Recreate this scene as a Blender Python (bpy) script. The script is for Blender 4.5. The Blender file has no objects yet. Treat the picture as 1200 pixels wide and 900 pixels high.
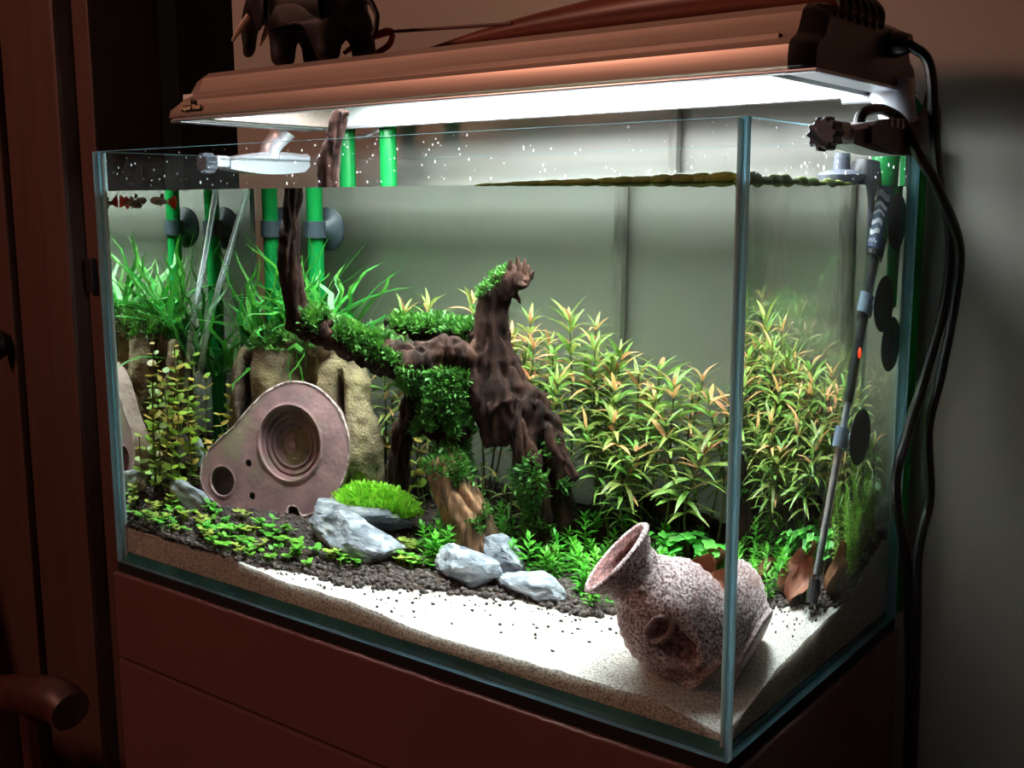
import bpy, bmesh, math, random
import numpy as np
from mathutils import Vector, Matrix, Euler, noise

random.seed(7); rng = np.random.default_rng(7)
sc = bpy.context.scene
COL = sc.collection
W, D, H, WL = 0.600, 0.282, 0.3595, 0.3267        # tank length, depth, height, water level (metres); tank floor is z = 0
FLOOR = -0.72; T = 0.005
PI = math.pi

# ------------------------------------------------------------------ camera, world, lights, exposure
cam = bpy.data.cameras.new('camera'); camo = bpy.data.objects.new('camera', cam); COL.objects.link(camo)
yaw, pitch, roll, fpx = -0.65555, 0.161433, -0.002944, 1294.6
fw = Vector((math.sin(yaw)*math.cos(pitch), math.cos(yaw)*math.cos(pitch), -math.sin(pitch)))
rt = Vector((math.cos(yaw), -math.sin(yaw), 0)); up = rt.cross(fw)
r2 = rt*math.cos(roll)+up*math.sin(roll); u2 = -rt*math.sin(roll)+up*math.cos(roll)
M = Matrix((( r2.x, u2.x, -fw.x, 0.860284), (r2.y, u2.y, -fw.y, -0.538625), (r2.z, u2.z, -fw.z, 0.314814), (0, 0, 0, 1)))
camo.matrix_world = M
cam.sensor_fit = 'HORIZONTAL'; cam.sensor_width = 36; cam.lens = fpx/1200*36; cam.clip_start = 0.01
sc.camera = camo

wd = bpy.data.worlds.new('world'); sc.world = wd; wd.use_nodes = True
wd.node_tree.nodes['Background'].inputs[0].default_value = (1.0, 0.62, 0.5, 1)
wd.node_tree.nodes['Background'].inputs[1].default_value = 0.0035

def area(name, loc, target, size, power, col):
    l = bpy.data.lights.new(name, 'AREA'); l.energy = power; l.color = col; l.shape = 'DISK'; l.size = size
    o = bpy.data.objects.new(name, l); COL.objects.link(o); o.location = loc
    o.rotation_euler = (Vector(target)-Vector(loc)).to_track_quat('-Z', 'Y').to_euler()
    return o
area('room_lamp', (-0.85, -1.60, 1.50), (0.35, 0.15, 0.40), 0.35, 21.0, (1.0, 0.47, 0.33))
LAMP_STRENGTH = 29.0; LAMP_WATTS = 2.2

vs = sc.view_settings
vs.view_transform = 'Standard'; vs.look = 'None'; vs.exposure = 0.0; vs.gamma = 1.0; vs.use_curve_mapping = False
cy = sc.cycles
cy.max_bounces = 14; cy.diffuse_bounces = 4; cy.glossy_bounces = 6; cy.transmission_bounces = 10; cy.transparent_max_bounces = 40
cy.caustics_reflective = False; cy.caustics_refractive = True; cy.sample_clamp_indirect = 6.0; cy.use_denoising = True

# ------------------------------------------------------------------ helpers
def lin(r, g, b):
    f = lambda c: (c/255/12.92 if c/255 <= 0.04045 else ((c/255+0.055)/1.055)**2.4)
    return (f(r), f(g), f(b), 1)

MATS = {}
def nodes_of(name):
    m = bpy.data.materials.new(name); m.use_nodes = True
    nt = m.node_tree; nt.nodes.clear()
    out = nt.nodes.new('ShaderNodeOutputMaterial')
    return m, nt, out

def pm(name, c1, c2=None, scale=30, rough=0.6, metal=0.0, bump=0.0, bscale=None, detail=5, spec=0.4, trans=0.0, rnd=0.0, lo=0.35, hi=0.65, c3=None, s3=8, stretch=None, emit=None):
    """procedural principled material: noise-mixed colours, noise bump, optional translucency and per-object variation"""
    m, nt, out = nodes_of(name); N, L = nt.nodes.new, nt.links.new
    bs = N('ShaderNodeBsdfPrincipled')
    bs.inputs['Roughness'].default_value = rough; bs.inputs['Metallic'].default_value = metal
    bs.inputs['Specular IOR Level'].default_value = spec
    tc = N('ShaderNodeTexCoord'); vec = tc.outputs['Object']
    if stretch:
        mp = N('ShaderNodeMapping'); mp.inputs['Scale'].default_value = stretch; L(vec, mp.inputs[0]); vec = mp.outputs[0]
    rgb = N('ShaderNodeRGB'); rgb.outputs[0].default_value = c1; col = rgb.outputs[0]
    if c2:
        nz = N('ShaderNodeTexNoise'); nz.inputs['Scale'].default_value = scale; nz.inputs['Detail'].default_value = detail; L(vec, nz.inputs['Vector'])
        rp = N('ShaderNodeValToRGB'); rp.color_ramp.elements[0].position = lo; rp.color_ramp.elements[1].position = hi
        rp.color_ramp.elements[0].color = c1; rp.color_ramp.elements[1].color = c2
        L(nz.outputs['Fac'], rp.inputs[0]); col = rp.outputs[0]
    if c3:
        nz3 = N('ShaderNodeTexNoise'); nz3.inputs['Scale'].default_value = s3; nz3.inputs['Detail'].default_value = 4; L(vec, nz3.inputs['Vector'])
        r3 = N('ShaderNodeMapRange'); r3.inputs[1].default_value = 0.5; r3.inputs[2].default_value = 0.66; L(nz3.outputs['Fac'], r3.inputs[0])
        mx = N('ShaderNodeMix'); mx.data_type = 'RGBA'; mx.inputs['B'].default_value = c3; L(r3.outputs[0], mx.inputs['Factor']); L(col, mx.inputs['A']); col = mx.outputs['Result']
    if rnd:
        oi = N('ShaderNodeObjectInfo'); mr = N('ShaderNodeMapRange'); mr.inputs[3].default_value = 1-rnd; mr.inputs[4].default_value = 1+rnd
        hsv = N('ShaderNodeHueSaturation'); L(oi.outputs['Random'], mr.inputs[0]); L(mr.outputs[0], hsv.inputs['Value']); L(col, hsv.inputs['Color'])
        mh = N('ShaderNodeMapRange'); mh.inputs[3].default_value = 0.5-rnd*0.06; mh.inputs[4].default_value = 0.5+rnd*0.06
        ml = N('ShaderNodeMath'); ml.operation = 'FRACT'; mm = N('ShaderNodeMath'); mm.operation = 'MULTIPLY'; mm.inputs[1].default_value = 7.31
        L(oi.outputs['Random'], mm.inputs[0]); L(mm.outputs[0], ml.inputs[0]); L(ml.outputs[0], mh.inputs[0]); L(mh.outputs[0], hsv.inputs['Hue'])
        col = hsv.outputs[0]
    L(col, bs.inputs['Base Color'])
    if emit:
        bs.inputs['Emission Color'].default_value = emit[0]; bs.inputs['Emission Strength'].default_value = emit[1]
    if bump:
        nb = N('ShaderNodeTexNoise'); nb.inputs['Scale'].default_value = bscale or scale; nb.inputs['Detail'].default_value = 6; L(vec, nb.inputs['Vector'])
        bp = N('ShaderNodeBump'); bp.inputs['Strength'].default_value = bump; bp.inputs['Distance'].default_value = 0.002
        L(nb.outputs['Fac'], bp.inputs['Height']); L(bp.outputs[0], bs.inputs['Normal'])
    if trans:
        tr = N('ShaderNodeBsdfTranslucent'); L(col, tr.inputs[0]); ms = N('ShaderNodeMixShader'); ms.inputs[0].default_value = trans
        L(bs.outputs[0], ms.inputs[1]); L(tr.outputs[0], ms.inputs[2]); L(ms.outputs[0], out.inputs[0])
    else: L(bs.outputs[0], out.inputs[0])
    MATS[name] = m
    return m

def clear(name, tint, base=0.03, edge=0.5, power=5.0, rough=0.0, gcol=(1, 1, 1, 1)):
    """thin clear sheet: straight-through transparency with an angle-dependent gloss"""
    m, nt, out = nodes_of(name); N, L = nt.nodes.new, nt.links.new
    t = N('ShaderNodeBsdfTransparent'); t.inputs[0].default_value = tint
    g = N('ShaderNodeBsdfGlossy'); g.inputs['Roughness'].default_value = rough; g.inputs[0].default_value = gcol
    lw = N('ShaderNodeLayerWeight'); lw.inputs[0].default_value = 0.5
    p = N('ShaderNodeMath'); p.operation = 'POWER'; p.inputs[1].default_value = power; L(lw.outputs['Facing'], p.inputs[0])
    ma = N('ShaderNodeMath'); ma.operation = 'MULTIPLY_ADD'; ma.inputs[1].default_value = edge; ma.inputs[2].default_value = base; L(p.outputs[0], ma.inputs[0])
    ms = N('ShaderNodeMixShader'); L(ma.outputs[0], ms.inputs[0]); L(t.outputs[0], ms.inputs[1]); L(g.outputs[0], ms.inputs[2]); L(ms.outputs[0], out.inputs[0])
    MATS[name] = m; return m

def water_mat(name, tint=(0.95, 0.985, 0.965, 1)):
    m, nt, out = nodes_of(name)
    g = nt.nodes.new('ShaderNodeBsdfGlass'); g.inputs['IOR'].default_value = 1.333; g.inputs['Roughness'].default_value = 0.0
    g.inputs[0].default_value = tint
    nt.links.new(g.outputs[0], out.inputs[0]); MATS[name] = m; return m

def emitter(name, col, strength):
    m, nt, out = nodes_of(name); e = nt.nodes.new('ShaderNodeEmission'); e.inputs[0].default_value = col; e.inputs[1].default_value = strength
    nt.links.new(e.outputs[0], out.inputs[0]); MATS[name] = m; return m

def wloc(o):
    v = Vector((0, 0, 0))
    while o: v += o.location; o = o.parent
    return v

class MB:
    def __init__(s): s.v = []; s.f = []; s.mi = []
    def add(s, v, f, mi=0):
        n = len(s.v); s.v += [tuple(p) for p in v]; s.f += [tuple(i+n for i in q) for q in f]; s.mi += [mi]*len(f); return s
    def box(s, a, b, mi=0, bev=0.0):
        bm = bmesh.new(); bmesh.ops.create_cube(bm, size=1)
        c = [(a[i]+b[i])/2 for i in range(3)]; d = [abs(b[i]-a[i]) for i in range(3)]
        for v in bm.verts: v.co = Vector((v.co.x*d[0]+c[0], v.co.y*d[1]+c[1], v.co.z*d[2]+c[2]))
        if bev: bmesh.ops.bevel(bm, geom=list(bm.edges), offset=min(bev, min(d)*0.45), segments=2, affect='EDGES', profile=0.6)
        s.bm(bm, mi); return s
    def bm(s, bm, mi=0):
        bm.verts.index_update(); s.add([v.co[:] for v in bm.verts], [[v.index for v in f.verts] for f in bm.faces], mi); bm.free(); return s
    def tube(s, pts, seg=8, mi=0, cap=True, rough=0.0, squash=1.0):
        """pts: list of (x,y,z,r)"""
        P = [Vector(p[:3]) for p in pts]; R = [p[3] for p in pts]; n = len(P); vs_ = []; fs = []
        t0 = (P[1]-P[0]).normalized(); a = Vector((0, 0, 1)) if abs(t0.z) < 0.9 else Vector((1, 0, 0))
        nr = t0.cross(a).normalized()
        for i in range(n):
            t = (P[min(i+1, n-1)]-P[max(i-1, 0)]).normalized()
            nr = (nr - t*nr.dot(t)).normalized(); bi = t.cross(nr)
            for k in range(seg):
                an = 2*PI*k/seg; rr = R[i]*(1+(rough*(random.random()-0.5) if rough else 0))
                vs_.append(P[i]+nr*math.cos(an)*rr+bi*math.sin(an)*rr*squash)
        for i in range(n-1):
            for k in range(seg):
                k2 = (k+1) % seg; fs.append((i*seg+k, i*seg+k2, (i+1)*seg+k2, (i+1)*seg+k))
        if cap: fs.append(tuple(range(seg-1, -1, -1))); fs.append(tuple((n-1)*seg+k for k in range(seg)))
        s.add(vs_, fs, mi); return s
    def lathe(s, prof, seg=32, mi=0, mat=None, ax=1.0):
        """prof: list of (r,z) about z"""
        vs_ = []; fs = []; n = len(prof)
        for r, z in prof:
            for k in range(seg):
                a = 2*PI*k/seg; p = Vector((r*math.cos(a), r*math.sin(a)*ax, z)); vs_.append(mat @ p if mat else p)
        for i in range(n-1):
            for k in range(seg):
                k2 = (k+1) % seg; fs.append((i*seg+k, i*seg+k2, (i+1)*seg+k2, (i+1)*seg+k))
        s.add(vs_, fs, mi); return s
    def ell(s, c, r, sub=3, mi=0, rot=None):
        bm = bmesh.new(); bmesh.ops.create_icosphere(bm, subdivisions=sub, radius=1)
        for v in bm.verts:
            p = Vector((v.co.x*r[0], v.co.y*r[1], v.co.z*r[2]))
            if rot: p = rot @ p
            v.co = p+Vector(c)
        return s.bm(bm, mi)
    def mesh(s, name, mats, smooth=True, off=(0, 0, 0)):
        me = bpy.data.meshes.new(name)
        o = Vector(off); me.from_pydata([(p[0]-o.x, p[1]-o.y, p[2]-o.z) for p in s.v], [], s.f)
        for m in (mats if isinstance(mats, (list, tuple)) else [mats]): me.materials.append(m)
        if any(s.mi): me.polygons.foreach_set('material_index', s.mi)
        me.polygons.foreach_set('use_smooth', [smooth]*len(me.polygons)); me.update(); return me
    def build(s, name, mats, parent=None, smooth=True, angle=35, local=False):
        """vertices are world coordinates; with a parent they are shifted into it, otherwise the origin goes to the base centre"""
        if local: off = Vector((0, 0, 0))
        elif parent: off = wloc(parent)
        else:
            a = np.array(s.v); off = Vector(((a[:, 0].min()+a[:, 0].max())/2, (a[:, 1].min()+a[:, 1].max())/2, a[:, 2].min()))
        me = s.mesh(name, mats, smooth, off)
        o = bpy.data.objects.new(name, me); COL.objects.link(o)
        if parent: o.parent = parent
        elif not local: o.location = off
        if smooth and angle:
            try: me.set_sharp_from_angle(angle=math.radians(angle))
            except Exception: pass
        return o

def tag(o, label=None, cat=None, group=None, kind=None):
    if label: o['label'] = label
    if cat: o['category'] = cat
    if group: o['group'] = group
    if kind: o['kind'] = kind
    return o
def thing(name, label, cat, loc=(0, 0, 0), group=None):
    o = bpy.data.objects.new(name, None); COL.objects.link(o); o.location = loc; o.empty_display_size = 0.01
    return tag(o, label, cat, group)
def inst(name, me, parent, mat):
    if parent.location.z < WL and name == 'leaf':                 # leaves that would pass through the glass are left off
        w = parent.location; P = [mat @ v.co+w for v in me.vertices]
        if min(p.x for p in P) < T+.001 or max(p.x for p in P) > W-T-.001 or min(p.y for p in P) < T+.001 or max(p.y for p in P) > D-T-.001 or max(p.z for p in P) > WL-.001: return None
    o = bpy.data.objects.new(name, me); COL.objects.link(o); o.parent = parent; o.matrix_local = mat; return o
def spline(P, n=6):
    P = [np.array(p, float) for p in P]; Q = [2*P[0]-P[1]]+P+[2*P[-1]-P[-2]]; out = []
    for i in range(1, len(Q)-2):
        for k in range(n):
            t = k/n; a, b, c, d = Q[i-1:i+3]
            out.append(tuple(0.5*((2*b)+(c-a)*t+(2*a-5*b+4*c-d)*t*t+(3*b-a-3*c+d)*t**3)))
    out.append(tuple(P[-1])); return out
def nz(p, s, o=0.0): return noise.noise(Vector((p[0]*s+o, p[1]*s-o, p[2]*s+2*o)))
def fnz(p, s, o=0.0): return noise.fractal(Vector((p[0]*s+o, p[1]*s-o, p[2]*s+2*o)), 0.8, 2.1, 4)
def organic(mb, voxel, disp):
    """fuse a bundle of shapes into one continuous skin, then displace it along the normals"""
    me = mb.mesh('tmp', MATS['black'], True); o = bpy.data.objects.new('tmp', me); COL.objects.link(o)
    md = o.modifiers.new('r', 'REMESH'); md.mode = 'VOXEL'; md.voxel_size = voxel
    sm = o.modifiers.new('s', 'SMOOTH'); sm.iterations = 2; sm.factor = 0.5
    dg = bpy.context.evaluated_depsgraph_get(); e = o.evaluated_get(dg); m2 = e.to_mesh()
    vs_ = [v.co.copy() for v in m2.vertices]; ns = [v.normal.copy() for v in m2.vertices]; fs = [tuple(p.vertices) for p in m2.polygons]
    e.to_mesh_clear(); bpy.data.objects.remove(o); bpy.data.meshes.remove(me)
    r = MB(); out = []
    for p, q in zip(vs_, ns): out.append(p+q*disp(p, q))
    r.add(out, fs); r.n = ns
    return r

def hs(x, y):
    """height of the ground in the tank"""
    b = np.interp(x, [0, .15, .22, .29, .375, .5, .55, .6], [.033, .030, .025, .025, .0185, .0215, .0215, .012])
    a = np.interp(y, [0, .037, .076, .14, .196, .238, .282], [0, .005, .016, .022, .027, .045, .055])
    return float(b+a)
def soil_edge(x): return float(np.interp(x, [0, .12, .18, .227, .269, .334, .4, .465, .52, .58, .6], [-.02, -.004, .013, .034, .031, .064, .090, .090, .14, .165, .19]))

# ------------------------------------------------------------------ materials
pm('black', lin(12, 12, 13), rough=0.45)
pm('wall_paint', lin(160, 156, 149), lin(153, 148, 140), scale=6, rough=0.36, bump=0.03, bscale=300, spec=0.5)
pm('unlit_hall_paint', lin(20, 16, 15), lin(14, 12, 12), scale=5, rough=0.9)  # near-black colour stands in for the darkness of the unlit hall
pm('door_paint', lin(84, 58, 51), lin(77, 53, 46), scale=9, rough=0.5, stretch=(6, 6, 0.6))
pm('floor_wood', lin(96, 58, 46), lin(70, 42, 34), scale=14, rough=0.5, stretch=(1, 8, 1))
pm('cabinet_lacquer', lin(102, 68, 67), lin(95, 62, 61), scale=5, rough=0.42)
pm('cabinet_edge', lin(120, 84, 74), rough=0.5)
pm('foam', lin(10, 10, 11), rough=0.95)
pm('hood_metal', lin(196, 178, 166), lin(186, 168, 156), scale=40, rough=0.36, metal=0.55, stretch=(0.3, 6, 6))
pm('hood_silver', lin(190, 192, 200), rough=0.3, metal=0.6)
pm('white_reflector', lin(235, 238, 240), rough=0.3)
pm('dark_plastic', lin(24, 20, 20), rough=0.28, spec=0.6)
pm('bracket_silver', lin(205, 208, 216), rough=0.35, metal=0.3)
pm('bracket_dark', lin(58, 44, 40), rough=0.4)
pm('knob_grey', lin(92, 96, 108), lin(70, 74, 86), scale=120, rough=0.5)
pm('logo_cream', lin(250, 226, 190), rough=0.5)
pm('logo_plate', lin(34, 20, 16), rough=0.5)
pm('elephant_ebony', lin(26, 20, 19), lin(16, 13, 13), scale=60, rough=0.55, bump=0.2)
pm('tusk_ivory', lin(196, 172, 150), rough=0.5)
pm('arrow_red', lin(190, 42, 52), lin(170, 30, 44), scale=60, rough=0.6)
pm('arrow_violet', lin(88, 34, 92), rough=0.6)
pm('arrow_shaft', lin(88, 58, 48), rough=0.5)
pm('carved_wood', lin(120, 62, 44), lin(88, 44, 32), scale=18, rough=0.4, stretch=(0.5, 6, 6))
pm('cord_rubber', lin(15, 14, 15), rough=0.4)
pm('hinge_metal', lin(24, 20, 20), rough=0.5)
pm('sand', lin(234, 229, 222), lin(150, 143, 136), scale=650, rough=0.95, bump=0.5, bscale=900, detail=2, lo=0.42, hi=0.66, spec=0.1)
_sb = [n_ for n_ in MATS['sand'].node_tree.nodes if n_.type == 'BSDF_PRINCIPLED'][0]
_sb.inputs['Subsurface Weight'].default_value = 0.7; _sb.inputs['Subsurface Radius'].default_value = (1, 1, 1); _sb.inputs['Subsurface Scale'].default_value = 0.014
pm('soil', lin(46, 37, 33), lin(66, 54, 48), scale=160, rough=0.95, bump=0.5, bscale=300, spec=0.1)
pm('soil_granule', lin(76, 68, 66), lin(42, 37, 36), scale=110, rough=0.9, c3=lin(104, 94, 88), s3=300, spec=0.2)
pm('slate', lin(150, 157, 166), lin(88, 95, 106), scale=70, rough=0.85, bump=0.6, bscale=150, c3=lin(188, 194, 200), s3=60, stretch=(1, 1, 2.5))
pm('driftwood', lin(50, 31, 25), lin(20, 13, 11), scale=70, rough=0.9, spec=0.12, bump=0.7, bscale=160, stretch=(2, 2, 0.5), c3=lin(66, 44, 36), s3=25)
pm('stump_wood', lin(158, 118, 86), lin(70, 46, 34), scale=60, rough=0.9, bump=0.8, bscale=120, stretch=(3, 3, 0.35), c3=lin(60, 52, 30), s3=30)
pm('plate_clay', lin(146, 112, 112), lin(112, 88, 90), scale=45, rough=0.6, bump=0.25, bscale=220, c3=lin(136, 128, 104), s3=22)
pm('plate_edge', lin(176, 156, 146), lin(120, 100, 92), scale=150, rough=0.8, bump=0.4, bscale=200)
pm('castle_stone', lin(130, 118, 84), lin(86, 74, 56), scale=40, rough=0.95, bump=0.9, bscale=420, c3=lin(112, 92, 84), s3=14)
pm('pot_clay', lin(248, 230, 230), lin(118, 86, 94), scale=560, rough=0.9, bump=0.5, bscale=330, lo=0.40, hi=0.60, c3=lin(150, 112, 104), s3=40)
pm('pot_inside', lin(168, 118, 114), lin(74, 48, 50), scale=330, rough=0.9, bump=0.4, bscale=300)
pm('leaf_green', lin(92, 140, 56), lin(122, 156, 74), scale=60, rough=0.45, trans=0.35, rnd=0.28)
pm('leaf_olive', lin(140, 150, 78), lin(108, 134, 62), scale=60, rough=0.45, trans=0.35, rnd=0.28)
pm('leaf_pink', lin(206, 140, 104), lin(180, 150, 92), scale=60, rough=0.45, trans=0.35, rnd=0.25)
pm('stem_olive', lin(70, 78, 38), rough=0.6)
pm('fern_green', lin(36, 112, 36), lin(72, 150, 52), scale=40, rough=0.4, trans=0.3, rnd=0.35)
pm('round_leaf', lin(150, 178, 62), lin(112, 158, 48), scale=60, rough=0.45, trans=0.3, rnd=0.25)
pm('round_leaf_gold', lin(206, 172, 92), lin(176, 168, 66), scale=60, rough=0.45, trans=0.3, rnd=0.25)
pm('creeper_leaf', lin(112, 186, 62), lin(76, 152, 48), scale=90, rough=0.4, trans=0.3, rnd=0.25)
pm('creeper_gold', lin(164, 178, 80), lin(130, 160, 60), scale=90, rough=0.4, trans=0.3, rnd=0.25)
pm('sprig_leaf', lin(104, 190, 60), lin(66, 150, 46), scale=70, rough=0.45, trans=0.3, rnd=0.25)
pm('clover_leaf', lin(112, 206, 88), lin(74, 172, 62), scale=60, rough=0.4, trans=0.3, rnd=0.2)
pm('needle_leaf', lin(164, 214, 78), lin(124, 182, 60), scale=60, rough=0.5, trans=0.3, rnd=0.25)
pm('moss_dark', lin(46, 96, 34), lin(76, 130, 44), scale=70, rough=0.6, trans=0.25)
pm('moss_bright', lin(182, 236, 84), lin(140, 212, 60), scale=90, rough=0.5, trans=0.35)
pm('algae', lin(122, 142, 48), lin(84, 106, 34), scale=60, rough=0.6, bump=0.4, bscale=200)
pm('dead_leaf', lin(140, 92, 62), lin(94, 60, 42), scale=60, rough=0.7, trans=0.2, rnd=0.25, bump=0.3, bscale=90)
pm('pipe_green', lin(26, 150, 74), lin(22, 140, 66), scale=20, rough=0.25, trans=0.35)
clear('air_tube_wall', (0.80, 0.88, 0.92, 1), base=0.22, edge=0.6, power=2, rough=0.15)
pm('air_stone', lin(168, 186, 186), rough=0.5, trans=0.3)
pm('cup_rubber', lin(52, 62, 70), rough=0.45)
pm('heater_grey', lin(96, 112, 130), rough=0.4)
pm('heater_core', lin(176, 178, 176), lin(140, 144, 146), scale=120, rough=0.4)
pm('heater_dark', lin(26, 30, 36), rough=0.4)
pm('label_navy', lin(34, 56, 92), rough=0.5)
pm('label_white', lin(228, 234, 240), rough=0.5)
pm('label_green', lin(24, 128, 60), rough=0.5)
pm('indicator', lin(230, 70, 40), rough=0.4, emit=(lin(255, 80, 40), 1.2))
clear('heater_glass', (0.90, 0.94, 0.95, 1), base=0.10, edge=0.8, power=2.5, rough=0.05)
pm('fish_body', lin(170, 160, 132), lin(74, 70, 64), scale=220, rough=0.4, metal=0.2)
pm('fish_tail', lin(228, 92, 58), lin(190, 70, 52), scale=200, rough=0.5, trans=0.4)
pm('fish_fin', lin(150, 140, 110), rough=0.5, trans=0.5)
pm('eye_black', lin(8, 8, 8), rough=0.2)
pm('wall_cable', lin(140, 136, 128), rough=0.5)
clear('pane_glass', (0.975, 0.99, 0.985, 1), base=0.015, edge=0.35, power=5)
pm('pane_edge', lin(150, 205, 222), lin(120, 180, 200), scale=15, rough=0.25, trans=0.65, spec=0.7)
pm('pane_edge_dark', lin(60, 120, 120), lin(40, 92, 96), scale=20, rough=0.2, spec=0.8)
pm('silicone', lin(176, 206, 208), rough=0.35, trans=0.4)
water_mat('water_side'); water_mat('water_back', (0.86, 0.89, 0.85, 1))  # grey tint on the back face dims the wall behind, standing in for lost light
clear('water_top', (0.96, 0.985, 0.975, 1))
_wt = MATS['water_top'].node_tree; _mr = _wt.nodes.new('ShaderNodeMapRange'); _mr.interpolation_type = 'SMOOTHSTEP'      # total reflection beyond the critical angle
_mr.inputs[1].default_value = .26; _mr.inputs[2].default_value = .42; _mr.inputs[3].default_value = .02; _mr.inputs[4].default_value = .97
_lw = [n_ for n_ in _wt.nodes if n_.type == 'LAYER_WEIGHT'][0]; _ms = [n_ for n_ in _wt.nodes if n_.type == 'MIX_SHADER'][0]
_wt.links.new(_lw.outputs['Facing'], _mr.inputs[0]); _wt.links.new(_mr.outputs[0], _ms.inputs[0])
clear('droplet', (0.85, 0.9, 0.95, 1), base=0.35, edge=0.6, power=1.5, rough=0.1)
pm('droplet_film', lin(240, 244, 250), rough=0.3, trans=0.7)
emitter('lamp_light', (0.93, 0.98, 1.0, 1), LAMP_STRENGTH)

# ------------------------------------------------------------------ the room
WY = 0.312
def struct(name, mb, mat, parent=None, smooth=False):
    o = mb.build(name, MATS[mat] if isinstance(mat, str) else [MATS[q] for q in mat], parent, smooth, None)
    if not parent: o['kind'] = 'structure'
    return o
struct('floor', MB().box((-2.2, -2.4, FLOOR-0.05), (2.4, 1.8, FLOOR)), 'floor_wood')
struct('wall_back', MB().box((-0.197, WY, FLOOR), (2.4, WY+0.12, 1.9)), 'wall_paint')
struct('wall_hall', MB().box((-2.2, 1.7, FLOOR), (2.4, 1.8, 1.9)), 'unlit_hall_paint')
struct('ceiling', MB().box((-2.2, -2.4, 1.9), (2.4, 1.8, 1.95)), 'wall_paint')
dr = MB().box((-1.35, 0.30, FLOOR+0.005), (-0.565, 0.34, 1.55))
door = struct('door_1', dr, 'door_paint')
MB().box((-0.700, 0.288, FLOOR+0.03), (-0.690, 0.30, 1.5), bev=.003).build('moulding', MATS['door_paint'], door, False)
kb = MB().lathe([(0, -.045), (.014, -.045), (.022, -.036), (.024, -.026), (.016, -.012), (.010, 0)], 20, mat=Matrix.Translation((-0.715, 0.30, 0.115)) @ Matrix.Rotation(-PI/2, 4, 'X') @ Matrix.Scale(1, 4))
kb.build('door_knob', MATS['hinge_metal'], door)
tr1 = struct('trim_1', MB().box((-0.565, 0.27, FLOOR), (-0.502, 0.36, 1.62), bev=.006), 'door_paint')
tr2 = struct('trim_2', MB().box((-0.502, 0.295, FLOOR), (-0.462, 0.40, 1.62), bev=.003), 'door_paint')
MB().box((-0.492, 0.286, 0.20), (-0.476, 0.2955, 0.245), bev=.002).build('hinge', MATS['hinge_metal'], tr2, False)
struct('baseboard_back', MB().box((-0.197, WY-0.012, FLOOR), (2.4, WY, FLOOR+0.08), bev=.004), 'door_paint')
cab_on_wall = MB().tube(spline([(.388-.002*k, WY-.0056, z, .0054) for k, z in enumerate((.60, .40, .2, 0, -.4, FLOOR+.082))]), 8).build('wall_cable', MATS['wall_cable'])
tag(cab_on_wall, 'thin grey cable running down the wall behind the tank', 'cable')

# chair by the door, mostly hidden in the dark
ch = thing('armchair', 'dark wooden armchair beside the brown door', 'chair', (-0.62, 0.06, FLOOR))
pm('chair_wood', lin(70, 38, 30), lin(54, 28, 24), scale=20, rough=0.45, stretch=(3, 3, 0.5))
for sy in (0.10, -0.36):
    MB().tube(spline([(-0.275, sy, -0.262, .024), (-0.31, sy, -0.257, .026), (-0.40, sy, -0.275, .024), (-0.55, sy, -0.315, .022), (-0.78, sy, -0.33, .020)]), 12).build('armrest', MATS['chair_wood'], ch)
    MB().tube([(-0.36, sy, -0.275, .016), (-0.35, sy, -0.5, .017), (-0.345, sy, FLOOR, .015)], 10).build('leg', MATS['chair_wood'], ch)
    MB().tube([(-0.86, sy, -0.02, .015), (-0.78, sy, -0.33, .017), (-0.76, sy, FLOOR, .015)], 10).build('leg', MATS['chair_wood'], ch)
MB().box((-0.78, -0.36, -0.47), (-0.34, 0.10, -0.42), bev=.015).build('seat', MATS['chair_wood'], ch)
for q in range(5): MB().tube([(-0.77, -0.29+.08*q, -0.42, .008), (-0.86, -0.29+.08*q, -0.03, .008)], 8).build('back_slat', MATS['chair_wood'], ch)
MB().box((-0.88, -0.38, -0.05), (-0.84, 0.12, 0.0), bev=.01).build('top_rail', MATS['chair_wood'], ch)

# ------------------------------------------------------------------ cabinet and tank
cb = thing('aquarium_cabinet', 'reddish brown cabinet carrying the glass aquarium', 'cabinet', (W/2, D/2, FLOOR))
cz = -0.009
MB().box((-.002, .012, FLOOR), (W+.002, D+.004, cz), bev=.002).build('body', MATS['cabinet_lacquer'], cb, False)
MB().box((-.002, -.004, -.0885), (W+.002, .0115, cz), bev=.0015).build('apron', MATS['cabinet_lacquer'], cb, False)
for a, b in ((-.002, W+.002),):
    d_ = MB().box((a, -.004, FLOOR+.06), (b, .0115, -.0915), bev=.0015).build('flap_front', MATS['cabinet_lacquer'], cb, False)
    kx = W/2
    MB().lathe([(0, .022), (.008, .022), (.011, .017), (.006, .008), (.006, 0)], 16, mat=Matrix.Translation((kx, -.004, -.30)) @ Matrix.Rotation(PI/2, 4, 'X')).build('knob', MATS['hinge_metal'], d_)
mat_ = MB().box((0, 0, cz), (W, D, 0)).build('foam_mat', MATS['foam'], None, False)
tag(mat_, 'thin black foam mat between the aquarium and its cabinet', 'mat')

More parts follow.
